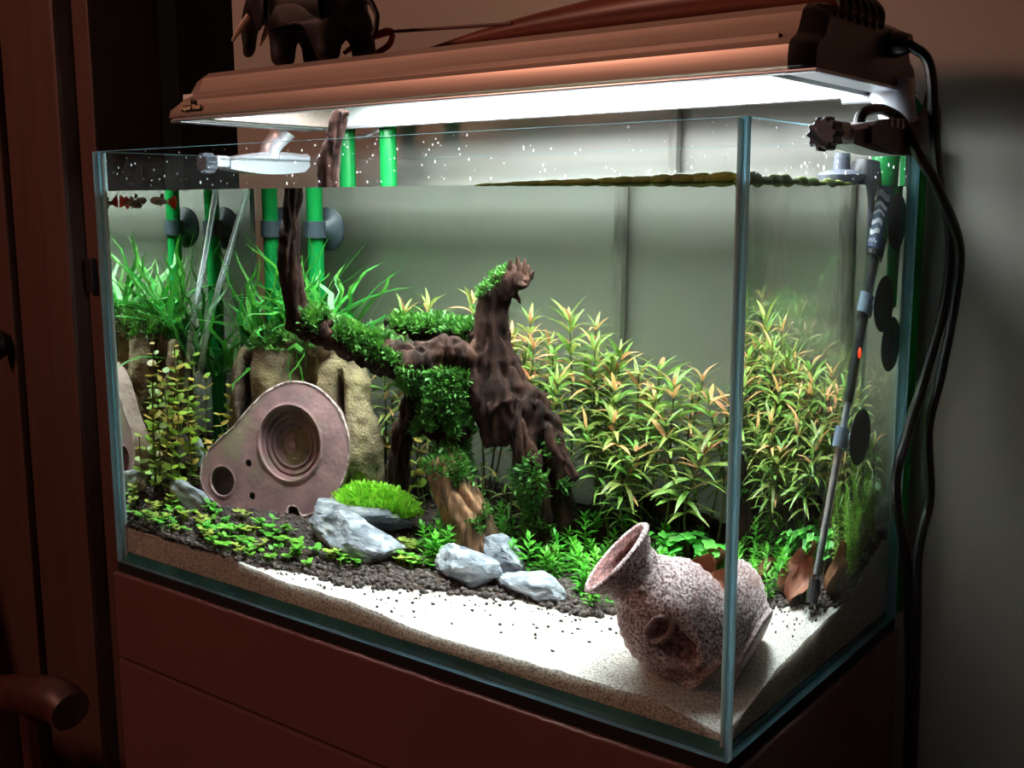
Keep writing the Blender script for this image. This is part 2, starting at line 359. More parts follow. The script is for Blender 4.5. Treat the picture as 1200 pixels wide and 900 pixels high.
T = 0.005
tank = thing('aquarium_tank', 'rimless rectangular glass aquarium on the brown cabinet', 'aquarium', (W/2, D/2, 0))
def pane(name, a, b, axis, edge='pane_edge'):
    mb = MB().box(a, b)
    o = mb.build(name, [MATS['pane_glass'], MATS[edge]], tank, False)
    for p in o.data.polygons: p.material_index = 0 if abs(p.normal[axis]) > .5 else 1
    return o
e = .0002
pane('front_pane', (0, 0, e), (W, T, H), 1)
pane('back_pane', (0, D-T, e), (W, D, H), 1)
pane('side_pane', (0, T+e, e), (T, D-T-e, H), 0)
pane('side_pane', (W-T, T+e, e), (W, D-T-e, H), 0)
pane('bottom_pane', (T+e, T+e, e), (W-T-e, D-T-e, T), 2, 'pane_edge_dark')
for x, y in ((T+.0015, T+.0015), (W-T-.0015, T+.0015), (T+.0015, D-T-.0015), (W-T-.0015, D-T-.0015)):
    MB().tube([(x, y, T+.001, .0018), (x, y, H-.001, .0018)], 8).build('silicone_seam', MATS['silicone'], tank)
ub = MB()
for y0, y1 in ((T+e, T+.004), (D-T-.004, D-T-e)): ub.box((T+e, y0, T), (W-T-e, y1, T+.004))
ub.build('base_seam', MATS['pane_edge_dark'], tank, False)

# water body
g = .0004; x0, x1, y0, y1, z0, z1 = T+g, W-T-g, T+g, D-T-g, T+g, WL
NXs, NYs = 60, 30; wv = []; wf = []; wm = []
for j in range(NYs+1):
    for i in range(NXs+1):
        x = x0+(x1-x0)*i/NXs; y = y0+(y1-y0)*j/NYs
        wv.append((x, y, z1+(0.0006*nz((x, y, 0), 14) if 0 < i < NXs and 0 < j < NYs else 0)))
for j in range(NYs):
    for i in range(NXs):
        a = j*(NXs+1)+i; wf.append((a, a+1, a+NXs+2, a+NXs+1)); wm.append(1)
wmb = MB(); wmb.v = wv; wmb.f = wf; wmb.mi = wm
wmb.add([(x0, y0, z0), (x1, y0, z0), (x1, y0, z1), (x0, y0, z1)], [(0, 1, 2, 3)], 0)
wmb.add([(x1, y0, z0), (x1, y1, z0), (x1, y1, z1), (x1, y0, z1)], [(0, 1, 2, 3)], 0)
wmb.add([(x0, y1, z0), (x0, y0, z0), (x0, y0, z1), (x0, y1, z1)], [(0, 1, 2, 3)], 0)
wmb.add([(x1, y1, z0), (x0, y1, z0), (x0, y1, z1), (x1, y1, z1)], [(0, 1, 2, 3)], 2)
wo = wmb.build('water', [MATS['water_side'], MATS['water_top'], MATS['water_back']], None, True, 30)
tag(wo, 'clear water filling the glass aquarium', 'water')

# ------------------------------------------------------------------ lamp over the tank
lamp = thing('aquarium_lamp', 'long silver lamp hood glowing white underneath, bracketed over the tank', 'lamp', (.3, .154, H))
prof = [(.067, .3895), (.0655, .3915), (.0652, .398), (.0662, .4055), (.0695, .4095), (.0755, .4125), (.0785, .4165), (.0835, .4290), (.0900, .4345), (.100, .4365),
        (.208, .4365), (.218, .4345), (.2245, .4290), (.2295, .4165), (.2325, .4125), (.2385, .4095), (.2418, .4055), (.2428, .398), (.2425, .3915), (.241, .3895),
        (.236, .3895), (.236, .4140), (.072, .4140), (.072, .3895)]
prof = [(y, .3895+(z-.3895)*.86) for y, z in prof]
def hood_loft(xs, prof=prof, caps=True):
    """xs: list of (x, scale_y, scale_z) sections"""
    mb = MB(); n = len(prof); vs_ = []; fs = []
    for x, sy, sz in xs:
        for y, z in prof: vs_.append((x, .154+(y-.154)*sy, .3895+(z-.3895)*sz))
    for i in range(len(xs)-1):
        for k in range(n):
            k2 = (k+1) % n; fs.append((i*n+k, (i+1)*n+k, (i+1)*n+k2, i*n+k2))
    if caps: fs.append(tuple(range(n))); fs.append(tuple((len(xs)-1)*n+k for k in range(n-1, -1, -1)))
    mb.add(vs_, fs); return mb
hood_loft([(.044, 1, 1), (.30, 1, 1), (.583, 1, 1)], caps=False).build('hood', MATS['hood_metal'], lamp, True, 25)
lc = hood_loft([(.012, .90, .22), (.013, .955, .34), (.018, .985, .52), (.026, .998, .66), (.036, 1, .93), (.0436, 1, 1)], prof[:20]).build('end_cap', MATS['hood_metal'], lamp, True, 30)
rc = hood_loft([(.58302, 1, 1), (.592, 1, 1)], prof[:20]).build('end_band', MATS['hood_metal'], lamp, True, 25)
rcap = hood_loft([(.5924, 1, 1), (.598, .995, .99), (.604, .975, .93), (.607, .95, .86)], prof[:20]).build('end_cap', MATS['dark_plastic'], lamp, True, 30)
rcap['label'] = 'glossy black end cap with cooling fins'
for q in range(6):
    yy = .098+.013*q
    MB().tube(spline([(.596, yy, .4385, .0030), (.603, yy, .4365, .0032), (.6085, yy, .430, .0030), (.6095, yy, .421, .0016)], 4), 8).build('cooling_fin', MATS['dark_plastic'], rcap)
MB().box((.590, .066, .3868), (.6095, .242, .3893), bev=.001).build('base_strip', MATS['hood_silver'], lamp, False)
MB().box((.006, .075, .3868), (.022, .233, .3893), bev=.001).build('base_strip', MATS['hood_silver'], lamp, False)
for ya, yb in ((.0665, .0745), (.2335, .2415)): MB().box((.020, ya, .3872), (.592, yb, .3893), bev=.0008).build('bottom_rim', MATS['hood_silver'], lamp, False)
rf = MB()                                                     # white reflector lining the hood's hollow, open below
for bx_ in (((.0300, .0722, .3880), (.0320, .2358, .4096)), ((.5745, .0722, .3880), (.5765, .2358, .4096)), ((.0320, .0722, .3898), (.5745, .0735, .4096)), ((.0320, .2345, .3898), (.5745, .2358, .4096)), ((.0320, .0735, .4085), (.5745, .2345, .4096))): rf.box(*bx_)
rf.build('reflector', MATS['white_reflector'], lamp, False)
MB().box((.105, .0800, .4062), (.548, .2280, .4082)).build('light_panel', MATS['lamp_light'], lamp, False)
for yy in (.115, .193):
    for xa, xb in ((.034, .104), (.549, .573)): MB().tube([(xa, yy, .4040, .0030), (xb, yy, .4040, .0030)], 10).build('tube_end', MATS['label_white'], lamp)
tl = bpy.data.lights.new('lamp_tubes', 'AREA'); tl.shape = 'RECTANGLE'; tl.size = .425; tl.size_y = .140; tl.energy = LAMP_WATTS; tl.color = (0.95, 0.99, 1.0); tl.spread = math.radians(105)
tlo = bpy.data.objects.new('lamp_tubes', tl); COL.objects.link(tlo); tlo.parent = lamp; tlo.location = Vector((.325, .154, .4056))-wloc(lamp)
# cord gland and logo
MB().tube([(.604, .192, .4150, .0085), (.611, .192, .4150, .0085), (.618, .192, .4145, .006)], 14).build('cord_gland', MATS['dark_plastic'], rcap)
def text_part(name, body, size, mat, parent, M4, ext=.0004, shear=0.0):
    cu = bpy.data.curves.new(name, 'FONT'); cu.body = body; cu.size = size; cu.extrude = ext; cu.align_x = 'LEFT'; cu.shear = shear
    o = bpy.data.objects.new(name, cu); COL.objects.link(o)
    dg = bpy.context.evaluated_depsgraph_get(); me = bpy.data.meshes.new_from_object(o.evaluated_get(dg)); bpy.data.objects.remove(o)
    me.name = name; me.materials.clear(); me.materials.append(mat)
    off = wloc(parent); me.transform(Matrix.Translation(-off) @ M4)
    o2 = bpy.data.objects.new(name, me); COL.objects.link(o2); o2.parent = parent; return o2
bad = MB().box((.0375, .0635, .3945), (.0635, .0655, .3995), bev=.0008)
bad.ell((.0535, .0645, .4018), (.0035, .0008, .0028), 2)
lg = bad.build('logo_badge', MATS['logo_plate'], lamp, False)
text_part('logo_text', 'Aquar Reef', .0058, MATS['logo_cream'], lg, Matrix.Translation((.0385, .0631, .3955)) @ Matrix.Rotation(PI/2, 4, 'X'), shear=.15)
# brackets
def bracket(x, s, ya, yb, outer):
    """foot bar along the side rim; s=+1 right side, -1 left side"""
    out = []
    n = 14
    mb = MB(); vs_ = []; fs = []
    for i in range(n+1):
        t = i/n; y = ya+(yb-ya)*t
        top = .3590+.0075*math.sin(min(1, t*1.6)*PI/2)*(1-.25*max(0, t-.75)/.25); bot = .3485-.004*math.sin(t*PI)
        if i == n: top, bot = .366, .353
        for dx, z in ((-.009, bot), (.009, bot), (.0095, top-.003), (.006, top), (-.006, top), (-.0095, top-.003)): vs_.append((x+dx, y, z))
    for i in range(n):
        for k in range(6):
            k2 = (k+1) % 6; fs.append((i*6+k, i*6+k2, (i+1)*6+k2, (i+1)*6+k))
    fs.append((5, 4, 3, 2, 1, 0)); fs.append(tuple(n*6+k for k in range(6)))
    mb.add(vs_, fs)
    b = mb.build('bracket', [MATS['bracket_silver'], MATS['bracket_dark']], lamp, True, 35)
    if outer:
        for p in b.data.polygons:
            if (p.center[0]+lamp.location.x-x)*s > .0085: p.material_index = 1
    MB().box((x-.0075, ya-.014, .3500), (x+.0075, ya+.001, .3610), bev=.0025).build('slide', MATS['bracket_silver'], b, False)
    kn = MB(); vs_ = []; fs = []; K = 40
    for yy in (ya-.027, ya-.025, ya-.016, ya-.014):
        for k in range(K):
            rr = (.0098 if k % 4 < 2 else .0082)*(1 if yy in (ya-.025, ya-.016) else .85); vs_.append((x+rr*math.cos(2*PI*k/K), yy, .3535+rr*math.sin(2*PI*k/K)))
    for i in range(3):
        for k in range(K): fs.append((i*K+k, i*K+(k+1) % K, (i+1)*K+(k+1) % K, (i+1)*K+k))
    fs.append(tuple(range(K))); fs.append(tuple(3*K+k for k in range(K-1, -1, -1)))
    kn.add(vs_, fs); kn.build('knob', MATS['knob_grey'], b, True, 30)
    MB().tube(spline([(x, yb-.046, .360, .0085), (x-.002*s, yb-.044, .371, .0080), (x-.006*s, yb-.038, .380, .0085), (x-.010*s, yb-.034, .3885, .0105)], 5), 14, squash=1.5).build('post', MATS['bracket_silver'], b)
    if outer:
        pl = [(.118, .350), (.118, .3600), (.135, .3645), (.165, .3668), (.192, .3660), (.206, .3700), (.216, .3775), (.220, .3865), (.236, .3865), (.246, .3760), (.249, .3640), (.248, .3520), (.236, .3470), (.170, .3450)]
        m = MB(); n_ = len(pl); xa, xb = x+.0096*s, x+.0122*s
        m.add([(xa, y, z) for y, z in pl]+[(xb, y, z) for y, z in pl], [tuple(range(n_)), tuple(range(2*n_-1, n_-1, -1))]+[(k, (k+1) % n_, n_+(k+1) % n_, n_+k) for k in range(n_)])
        m.build('side_cover', MATS['bracket_dark'], b, False)
        for q in range(4):
            yy = .150+.0105*q
            MB().box((x+.0118*s, yy-.0022, .3605), (x+.0128*s, yy+.0022, .3664), bev=.0004).build('grip_rib', MATS['label_white'], b, False)
    return b
bracket(.6110, 1, .098, .246, True)
bracket(-.0110, -1, .146, .246, False)
MB().tube([(.560, .232, .3855, .0028), (.586, .232, .3855, .0028)], 10).build('retaining_pin', MATS['bracket_silver'], lamp)

# cords at the right of the tank
def cord(pts, r, label):
    o = MB().tube(spline([(*p, r) for p in pts], 8), 10).build('power_cord', MATS['cord_rubber']); tag(o, label, 'cord', None); return o
cord([(.617, .192, .4145), (.628, .200, .402), (.630, .2120, .363), (.628, .240, .323), (.630, .2616, .2899), (.629, .2564, .2365), (.627, .2045, .1655), (.626, .1865, .1277), (.627, .2125, .0735), (.627, .2304, .0084), (.629, .236, -.06), (.631, .25, -.30), (.634, .26, FLOOR+.03), (.66, .28, FLOOR+.006), (.80, .33, FLOOR+.005)], .0034, 'black power cord running down from the black end of the lamp hood')
cord([(.6110, .126, .355), (.6115, .130, .3665), (.6130, .140, .3705), (.6150, .160, .3715), (.6215, .174, .3650), (.6285, .188, .3450), (.634, .2181, .3219), (.637, .262, .2777), (.636, .2398, .2021), (.634, .2228, .1625), (.633, .2392, .1105), (.634, .2162, .0725), (.635, .222, 0), (.637, .24, -.3), (.640, .25, FLOOR+.03), (.67, .26, FLOOR+.006), (.82, .30, FLOOR+.005)], .0034, 'black power cord looping over the lamp bracket')

# ------------------------------------------------------------------ things on the hood
el = thing('elephant_figurine', 'black elephant figurine with a pale tusk standing on the lamp hood', 'figurine', (.162, .112, .4301))
def skin(name, verts, edges, mat, parent, levels=2, root=0):
    off = wloc(parent); me = bpy.data.meshes.new(name)
    me.from_pydata([Vector(v[:3])-off for v in verts], edges, []); me.materials.append(mat)
    o = bpy.data.objects.new(name, me); COL.objects.link(o); o.parent = parent
    md = o.modifiers.new('s', 'SKIN'); md.use_smooth_shade = True
    for i, v in enumerate(verts):
        sv = me.skin_vertices[0].data[i]; sv.radius = (v[3], v[4] if len(v) > 4 else v[3]); sv.use_root = (i == root)
    sb = o.modifiers.new('d', 'SUBSURF'); sb.levels = levels; sb.render_levels = levels
    return o
def elephant():
    bx, by, bz = .162, .112, .4240; s = 1.0
    V = [(0, 0, .068, .030, .026), (-.024, 0, .070, .029, .025), (.022, 0, .066, .028, .025), (-.048, 0, .078, .018, .017), (-.066, 0, .082, .021, .020),   # 0-4 body, neck, head
         (-.084, 0, .068, .010), (-.090, 0, .050, .0075), (-.088, 0, .034, .0058), (-.094, 0, .024, .0045),  # trunk 5-8
         (-.030, -.013, .044, .0125), (-.031, -.013, .022, .0105), (-.032, -.013, .004, .0115),
         (-.022, .013, .044, .0125), (-.021, .013, .022, .0105), (-.020, .013, .004, .0115),
         (.024, -.013, .044, .0135), (.021, -.013, .022, .0105), (.024, -.013, .004, .0115),
         (.034, .013, .044, .0135), (.036, .013, .022, .0105), (.040, .013, .004, .0115),
         (.048, 0, .074, .005), (.060, 0, .064, .0026), (.0660, 0, .050, .0022), (.0640, 0, .036, .0022), (.0600, 0, .028, .0028)]
    E_ = [(0, 1), (0, 2), (1, 3), (3, 4), (4, 5), (5, 6), (6, 7), (7, 8), (1, 9), (9, 10), (10, 11), (1, 12), (12, 13), (13, 14), (2, 15), (15, 16), (16, 17), (2, 18), (18, 19), (19, 20), (2, 21), (21, 22), (22, 23), (23, 24), (24, 25)]
    skin('body', [(v[0]+bx, v[1]+by, v[2]*.74+bz, *v[3:]) for v in V], E_, MATS['elephant_ebony'], el)
    for sy in (-1, 1):
        MB().tube(spline([(bx-.074, by+sy*.011, bz+.050, .0030), (bx-.083, by+sy*.014, bz+.040, .0026), (bx-.093, by+sy*.015, bz+.030, .0012)], 5), 8).build('tusk', MATS['tusk_ivory'], el)
        ear = MB().ell((bx-.050, by+sy*.021, bz+.056), (.017, .0035, .022), 3, rot=Matrix.Rotation(sy*.45, 3, 'Z')); ear.build('ear', MATS['elephant_ebony'], el)
elephant()

ar = thing('toy_arrow', 'red feathered toy arrow lying on the lamp hood behind the elephant', 'arrow', (.24, .165, .4301))
MB().tube([(.192, .163, .4580, .0014), (.320, .1655, .4525, .0014)], 8).build('shaft', MATS['arrow_shaft'], ar)
MB().tube(spline([(.194, .163, .4580, .0046), (.189, .162, .4580, .0054), (.178, .156, .4540, .0042), (.166, .149, .4480, .0036), (.155, .146, .4420, .0028)], 6), 10, squash=.6).build('fletching', MATS['arrow_red'], ar)
MB().tube(spline([(.195, .164, .4560, .0030), (.194, .160, .4470, .0032), (.184, .154, .4400, .0028), (.168, .150, .4345, .002)], 6), 8, squash=.5).build('fletching', MATS['arrow_red'], ar)
MB().box((.170, .148, .4302), (.181, .158, .4400), bev=.002).build('tassel', MATS['arrow_violet'], ar, False)

cw = MB()
cw.tube(spline([(.19, .196, .4430, .0016), (.235, .197, .4480, .0045), (.285, .198, .4520, .0085), (.345, .199, .4545, .013), (.42, .2, .4560, .0175), (.50, .2, .4560, .0178), (.56, .2, .4545, .0165), (.588, .2, .453, .012)], 6), 16, squash=.95)
cwo = cw.build('carved_wood_horn', MATS['carved_wood']); tag(cwo, 'tapering brown wooden horn shape lying along the lamp hood', 'ornament')

# ------------------------------------------------------------------ ground in the tank
NX, NY = 150, 74; gx0, gx1, gy0, gy1 = T+.001, W-T-.001, T+.001, D-T-.001
def ground_z(x, y): return hs(x, y)+.0012*nz((x, y, 0), 45)+.0008*nz((x, y, 3), 120)
gv = []; gf = []
for j in range(NY+1):
    for i in range(NX+1):
        x = gx0+(gx1-gx0)*i/NX; y = gy0+(gy1-gy0)*j/NY; gv.append((x, y, ground_z(x, y)-(.0025 if y > soil_edge(x)+.006 else 0)))
for j in range(NY):
    for i in range(NX):
        a = j*(NX+1)+i; gf.append((a, a+1, a+NX+2, a+NX+1))
n0 = len(gv); ring = [i for i in range(NX+1)]+[(j*(NX+1)+NX) for j in range(1, NY+1)]+[NY*(NX+1)+i for i in range(NX-1, -1, -1)]+[j*(NX+1) for j in range(NY-1, 0, -1)]
for r_ in ring: gv.append((gv[r_][0], gv[r_][1], T+.0012))
for k in range(len(ring)):
    k2 = (k+1) % len(ring); gf.append((ring[k], n0+k, n0+k2, ring[k2]))
sb = MB(); sb.add(gv, gf); so = sb.build('sand_bed', MATS['sand'], None, True, 50)
tag(so, 'pale cream sand sloping up from the front glass', 'sand', kind='stuff')
# dark soil layer with its granules
sv = []; sf = []; idx = {}
for j in range(NY+1):
    for i in range(NX+1):
        x = gx0+(gx1-gx0)*i/NX; y = gy0+(gy1-gy0)*j/NY
        e_ = y-soil_edge(x)-.006*nz((x, y, 9), 40)
        if e_ > -.006: idx[(i, j)] = len(sv); sv.append((x, y, ground_z(x, y)+min(.0016, e_*.25)+.0008*nz((x, y, 5), 200)))
for (i, j), a in idx.items():
    q = [(i, j), (i+1, j), (i+1, j+1), (i, j+1)]
    if all(t in idx for t in q): sf.append([idx[t] for t in q])
smb = MB(); smb.add(sv, sf); soil = smb.build('planting_soil', MATS['soil'], None, True, 80); tag(soil, 'dark brown planting soil behind the sand', 'soil', kind='stuff')
ico = bmesh.new(); bmesh.ops.create_icosphere(ico, subdivisions=1, radius=1); icv = np.array([v.co[:] for v in ico.verts]); icf = np.array([[v.index for v in f.verts] for f in ico.faces]); ico.free()
def granules(pts, name, label, parent=None):
    n = len(pts); pts = np.array(pts); V = np.zeros((n, len(icv), 3))
    sc_ = pts[:, 3][:, None]*rng.uniform(.7, 1.25, (n, 3)); a = rng.uniform(0, 2*PI, n); c, s_ = np.cos(a), np.sin(a)
    jit = icv[None]*rng.uniform(.82, 1.15, (n, len(icv), 1)); q = jit*sc_[:, None, :]
    V[:, :, 0] = q[:, :, 0]*c[:, None]-q[:, :, 1]*s_[:, None]; V[:, :, 1] = q[:, :, 0]*s_[:, None]+q[:, :, 1]*c[:, None]; V[:, :, 2] = q[:, :, 2]*.8
    V += pts[:, None, :3]
    F = (icf[None]+(np.arange(n)*len(icv))[:, None, None]).reshape(-1, 3)
    m = MB(); m.v = [tuple(p) for p in V.reshape(-1, 3)]; m.f = [tuple(int(i) for i in f) for f in F]; m.mi = [0]*len(m.f)
    o = m.build(name, MATS['soil_granule'], parent, True, None)
    tag(o, label, 'soil' if not parent else None, kind='stuff'); return o
gp = []
while len(gp) < 7200:
    x = random.uniform(gx0+.002, gx1-.002); y = random.uniform(gy0+.0015, gy1-.004); e_ = y-soil_edge(x)
    if e_ < -.004+.006*random.random()**2: continue
    if e_ > .10 and random.random() < .6: continue
    gp.append((x, y, ground_z(x, y)+random.uniform(-.0004, .0018), random.uniform(.0018, .0040)))
granules(gp, 'soil_granules', None, soil)
lp = []
while len(lp) < 230:
    x = random.uniform(.16, .585); y0_ = soil_edge(x); y = y0_-abs(random.gauss(0, .022))
    if y < gy0+.003: continue
    lp.append((x, y, ground_z(x, y)+.0004, random.uniform(.0005, .0017)))
granules(lp, 'loose_soil_crumbs', 'small dark soil crumbs scattered on the pale sand')
del so

# ------------------------------------------------------------------ stones
def stone(c, r, rotz, seed, label, flat=1.0, tilt=0.0, group=None, cut=.55):
    bm = bmesh.new(); bmesh.ops.create_icosphere(bm, subdivisions=4, radius=1)
    rnd_ = random.Random(seed); planes = []
    for q in range(11):
        d = Vector((rnd_.gauss(0, 1), rnd_.gauss(0, 1), rnd_.gauss(0, .9))).normalized(); planes.append((d, rnd_.uniform(cut, .92)))
    R3 = Matrix.Rotation(rotz, 3, 'Z') @ Matrix.Rotation(tilt, 3, 'Y')
    for v in bm.verts:
        p = v.co.copy()
        for d, k in planes:
            ex = p.dot(d)-k
            if ex > 0: p -= d*ex*.92
        p += p.normalized()*(.09*fnz(p, 2.2, seed)+.03*nz(p, 9, seed)); p.z += .05*nz((p.x, p.y, p.z*6), 2, seed)
        v.co = R3 @ Vector((p.x*r[0], p.y*r[1], p.z*r[2]))+Vector(c)
    mb = MB().bm(bm); o = mb.build('slate_stone', MATS['slate'], None, True, 28); tag(o, label, 'stone', group); return o
stone((.052, .080, .054), (.030, .014, .015), .25, 3, 'dark-banded grey slate stone beside the small lobe of the clay plate', tilt=.38)
stone((.245, .092, .052), (.056, .030, .020), -.05, 11, 'largest pale grey slate stone lying flat in front of the bright moss', tilt=.16, cut=.62)
stone((.222, .142, .062), (.060, .028, .014), .12, 5, 'flat grey slate stone carrying the bright green moss cushion', tilt=-.02)
stone((.352, .100, .048), (.030, .024, .020), .3, 8, 'rounded blue-grey stone in front of the brown wood stump')
stone((.366, .136, .054), (.024, .016, .015), -.4, 14, 'small dark grey stone leaning against the foot of the wood stump', tilt=.3)
stone((.408, .108, .044), (.030, .020, .013), -.2, 21, 'low flat grey-green stone at the edge of the sand', cut=.6)

# ------------------------------------------------------------------ moss helper
def moss(name, samples, size, mat, label, cat='moss', parent=None, per=3, up=.5):
    """samples: (point, normal); tufts of tiny blades"""
    V = []; F = []
    for p, n in samples:
        for q in range(per):
            d = (Vector(n)+Vector((random.gauss(0, .6), random.gauss(0, .6), random.gauss(0, .5)+up))).normalized()
            a = d.cross(Vector((random.gauss(0, 1), random.gauss(0, 1), random.gauss(0, 1)))).normalized()
            l = size*random.uniform(.5, 1.25); w = l*.17; b = Vector(p)+Vector((random.gauss(0, 1), random.gauss(0, 1), random.gauss(0, 1)))*size*.28
            k = len(V); m_ = b+d*l*.55+a*w*.2; dr_ = Vector((0, 0, -1))*l*.15
            V += [b-a*w*.4, b+a*w*.4, m_+a*w, m_-a*w, b+d*l+dr_]; F += [(k, k+1, k+2, k+3), (k+3, k+2, k+4)]
    m = MB(); m.add(V, F); o = m.build(name, MATS[mat], parent, True, None); tag(o, label, cat if not parent else None, kind='stuff'); return o

# bright cushion on the flat stone
cs = []
for q in range(2600):
    a = random.uniform(0, 2*PI); r_ = math.sqrt(random.random()); x = .226+.044*r_*math.cos(a); y = .158+.026*r_*math.sin(a)
    z = .0655+.0125*(1-r_**3)+.002*nz((x, y, 0), 90)
    cs.append(((x, y, z), (math.cos(a)*r_*.6, math.sin(a)*r_*.6, 1)))
mc = MB(); bm = bmesh.new(); bmesh.ops.create_icosphere(bm, subdivisions=3, radius=1)
for v in bm.verts: v.co = Vector((.226+v.co.x*.041, .158+v.co.y*.024, .0655+max(v.co.z, -.25)*.0115))
cush = mc.bm(bm).build('moss_cushion', MATS['moss_bright']); tag(cush, 'bright lime green moss cushion growing on the flat slate stone', 'moss')
moss('moss_tufts', cs, .0066, 'moss_bright', None, parent=cush, per=3, up=.6)

# ------------------------------------------------------------------ driftwood
mb = MB()
def limb(p, n=5, seg=12): mb.tube(spline(p, n), seg)
limb([(.199, .100, .3915, .0072), (.189, .100, .372, .0082), (.180, .100, .342, .0092), (.180, .100, .325, .0098), (.176, .100, .301, .0105), (.172, .100, .274, .0112), (.173, .104, .247, .012), (.174, .108, .215, .013)])
limb([(.174, .106, .222, .012), (.201, .110, .215, .0135), (.233, .125, .202, .015), (.264, .140, .192, .017), (.294, .155, .191, .019), (.326, .165, .178, .021), (.348, .170, .160, .026)])
limb([(.213, .200, .218, .0045), (.245, .195, .214, .009), (.294, .185, .213, .012), (.333, .175, .205, .013)])
limb([(.350, .170, .133, .0195), (.347, .170, .160, .0215), (.342, .170, .186, .0185), (.339, .170, .212, .0155), (.338, .170, .235, .0135), (.344, .170, .248, .0125), (.355, .170, .258, .0105), (.363, .170, .2625, .0085)])
for p_ in ([(.359, .166, .262, .0042), (.361, .166, .2715, .0024)], [(.364, .170, .262, .0042), (.3655, .170, .2725, .0022)], [(.368, .173, .261, .004), (.3705, .173, .2715, .002)], [(.365, .170, .258, .006), (.372, .170, .258, .004)], [(.354, .170, .250, .006), (.362, .170, .247, .0035), (.366, .170, .241, .0015)]): mb.tube(p_, 8)
limb([(.346, .175, .200, .011), (.360, .175, .180, .0125), (.388, .175, .151, .0105), (.402, .170, .134, .0075), (.417, .165, .115, .0038)])
limb([(.362, .165, .169, .013), (.374, .160, .138, .0115), (.379, .165, .112, .012), (.380, .175, .084, .0115), (.381, .185, .046, .0125)])
limb([(.372, .185, .165, .013), (.383, .195, .125, .013), (.384, .205, .09, .012), (.386, .212, .046, .014)])
limb([(.275, .150, .182, .013), (.260, .165, .152, .011), (.242, .180, .120, .011), (.225, .195, .052, .0125)])
limb([(.310, .155, .185, .018), (.306, .150, .165, .018), (.305, .150, .144, .016), (.307, .155, .117, .012), (.309, .160, .095, .009)])
limb([(.277, .148, .137, .0065), (.300, .150, .141, .009), (.326, .152, .144, .009)])
for c_, r_ in (((.308, .152, .203), .0145), ((.322, .156, .2), .0135), ((.297, .15, .198), .0125)): mb.ell(c_, (r_*1.15, r_, r_*.9), 2)
def wood_disp(p, n):
    s1 = noise.noise(Vector((p.x*130, p.y*130, p.z*26))); k = max(0, 1-((p-Vector((.312, .153, .207))).length/.03))
    return .0026*s1+.0014*fnz(p, 55)+.0010*nz(p, 240)-.0050*(1-min(1, abs(noise.noise(Vector((p.x*85, p.y*85, p.z*13+3))))*4))+k*.0030*abs(nz(p, 190, 3))
dw = organic(mb, .0022, wood_disp)
dwt = thing('driftwood_branch', 'dark driftwood branching across the tank with one limb above the water', 'driftwood', (.345, .170, .06))
dwm = dw.build('wood', MATS['driftwood'], dwt, True, None)
dws = list(zip([Vector(v) for v in dw.v], dw.n))
def pick(cond, n):
    c = [q for q in dws if cond(*q)]; return [random.choice(c) for _ in range(n)] if c else []
moss('moss_patch', pick(lambda p, q: .190 < p.x < .272 and p.y < .16 and p.z > .17 and p.z < .26 and q.z > .0 and nz(p, 45, 2) > -.35 and not (p.x > .255 and q.z > .55), 2300), .0062, 'moss_dark', None, parent=dwt)
moss('moss_patch', pick(lambda p, q: .225 < p.x < .325 and p.y > .172 and p.z > .205 and q.z > .1, 1300), .0065, 'moss_dark', None, parent=dwt)
moss('moss_patch', pick(lambda p, q: .272 < p.x < .328 and p.y < .158 and .152 < p.z < .188 and q.y < .1 and nz(p, 50, 7) > -.25, 1500), .0065, 'moss_dark', None, parent=dwt)
moss('moss_patch', pick(lambda p, q: .27 < p.x < .33 and p.y < .165 and .10 < p.z < .152 and q.z > -.2 and nz(p, 60, 5) > -.3, 1500), .0065, 'moss_dark', None, parent=dwt)
moss('moss_patch', pick(lambda p, q: .325 < p.x < .357 and p.z > .243 and q.z > .25 and q.x < .6, 320), .0045, 'moss_dark', None, parent=dwt)
moss('moss_patch', pick(lambda p, q: .36 < p.x < .40 and .07 < p.z < .165 and q.y < 0 and nz(p, 40, 11) > .12, 500), .006, 'moss_dark', None, parent=dwt)

for a_, b_ in (((.3585, .165, .262), (.3600, .163, .2745)), ((.3630, .168, .264), (.3640, .167, .2765)), ((.3670, .171, .263), (.3690, .171, .2750)), ((.3680, .174, .258), (.3745, .175, .2660)), ((.3665, .167, .256), (.3735, .165, .2560))):
    m_ = tuple((p_+q_)/2+random.uniform(-.0006, .0006) for p_, q_ in zip(a_, b_)); MB().tube([(*a_, .0030), (*m_, .0026), (*b_, .0009)], 7, rough=.3).build('splinter', MATS['driftwood'], dwt)
# wood stump leaning in front of it
mb = MB(); limb([(.306, .142, .119, .0150), (.318, .143, .096, .0165), (.331, .144, .073, .0175), (.346, .147, .038, .0195)], 6, 14)
mb.tube([(.300, .144, .123, .004), (.312, .144, .1215, .0075), (.322, .148, .1195, .005)], 8)
def stump_disp(p, n):
    ax = Vector((.040, .008, -.081)).normalized(); q = p-Vector((.306, .146, .119)); s_ = q.dot(ax); rad = (q-ax*s_); a = math.atan2(rad.y, rad.x)
    return .0030-.0056*(1-min(1, abs(math.sin(a*3.5+1.2*nz((s_, 0, 0), 25)))*1.7))+.0022*noise.noise(Vector((math.cos(a)*4, math.sin(a)*4, s_*18)))+.001*nz(p, 160)
st = organic(mb, .0022, stump_disp)
stt = thing('wood_stump', 'light brown grooved wood stump leaning behind the grey stones', 'wood', (.346, .154, .04))
st.build('wood', MATS['stump_wood'], stt, True, None)
dws = list(zip([Vector(v) for v in st.v], st.n))
moss('moss_patch', pick(lambda p, q: (p.z > .108 and q.z > -.1) or (q.x > .45 and p.z > .070 and nz(p, 70, 4) > .2), 520), .006, 'moss_dark', None, parent=stt)
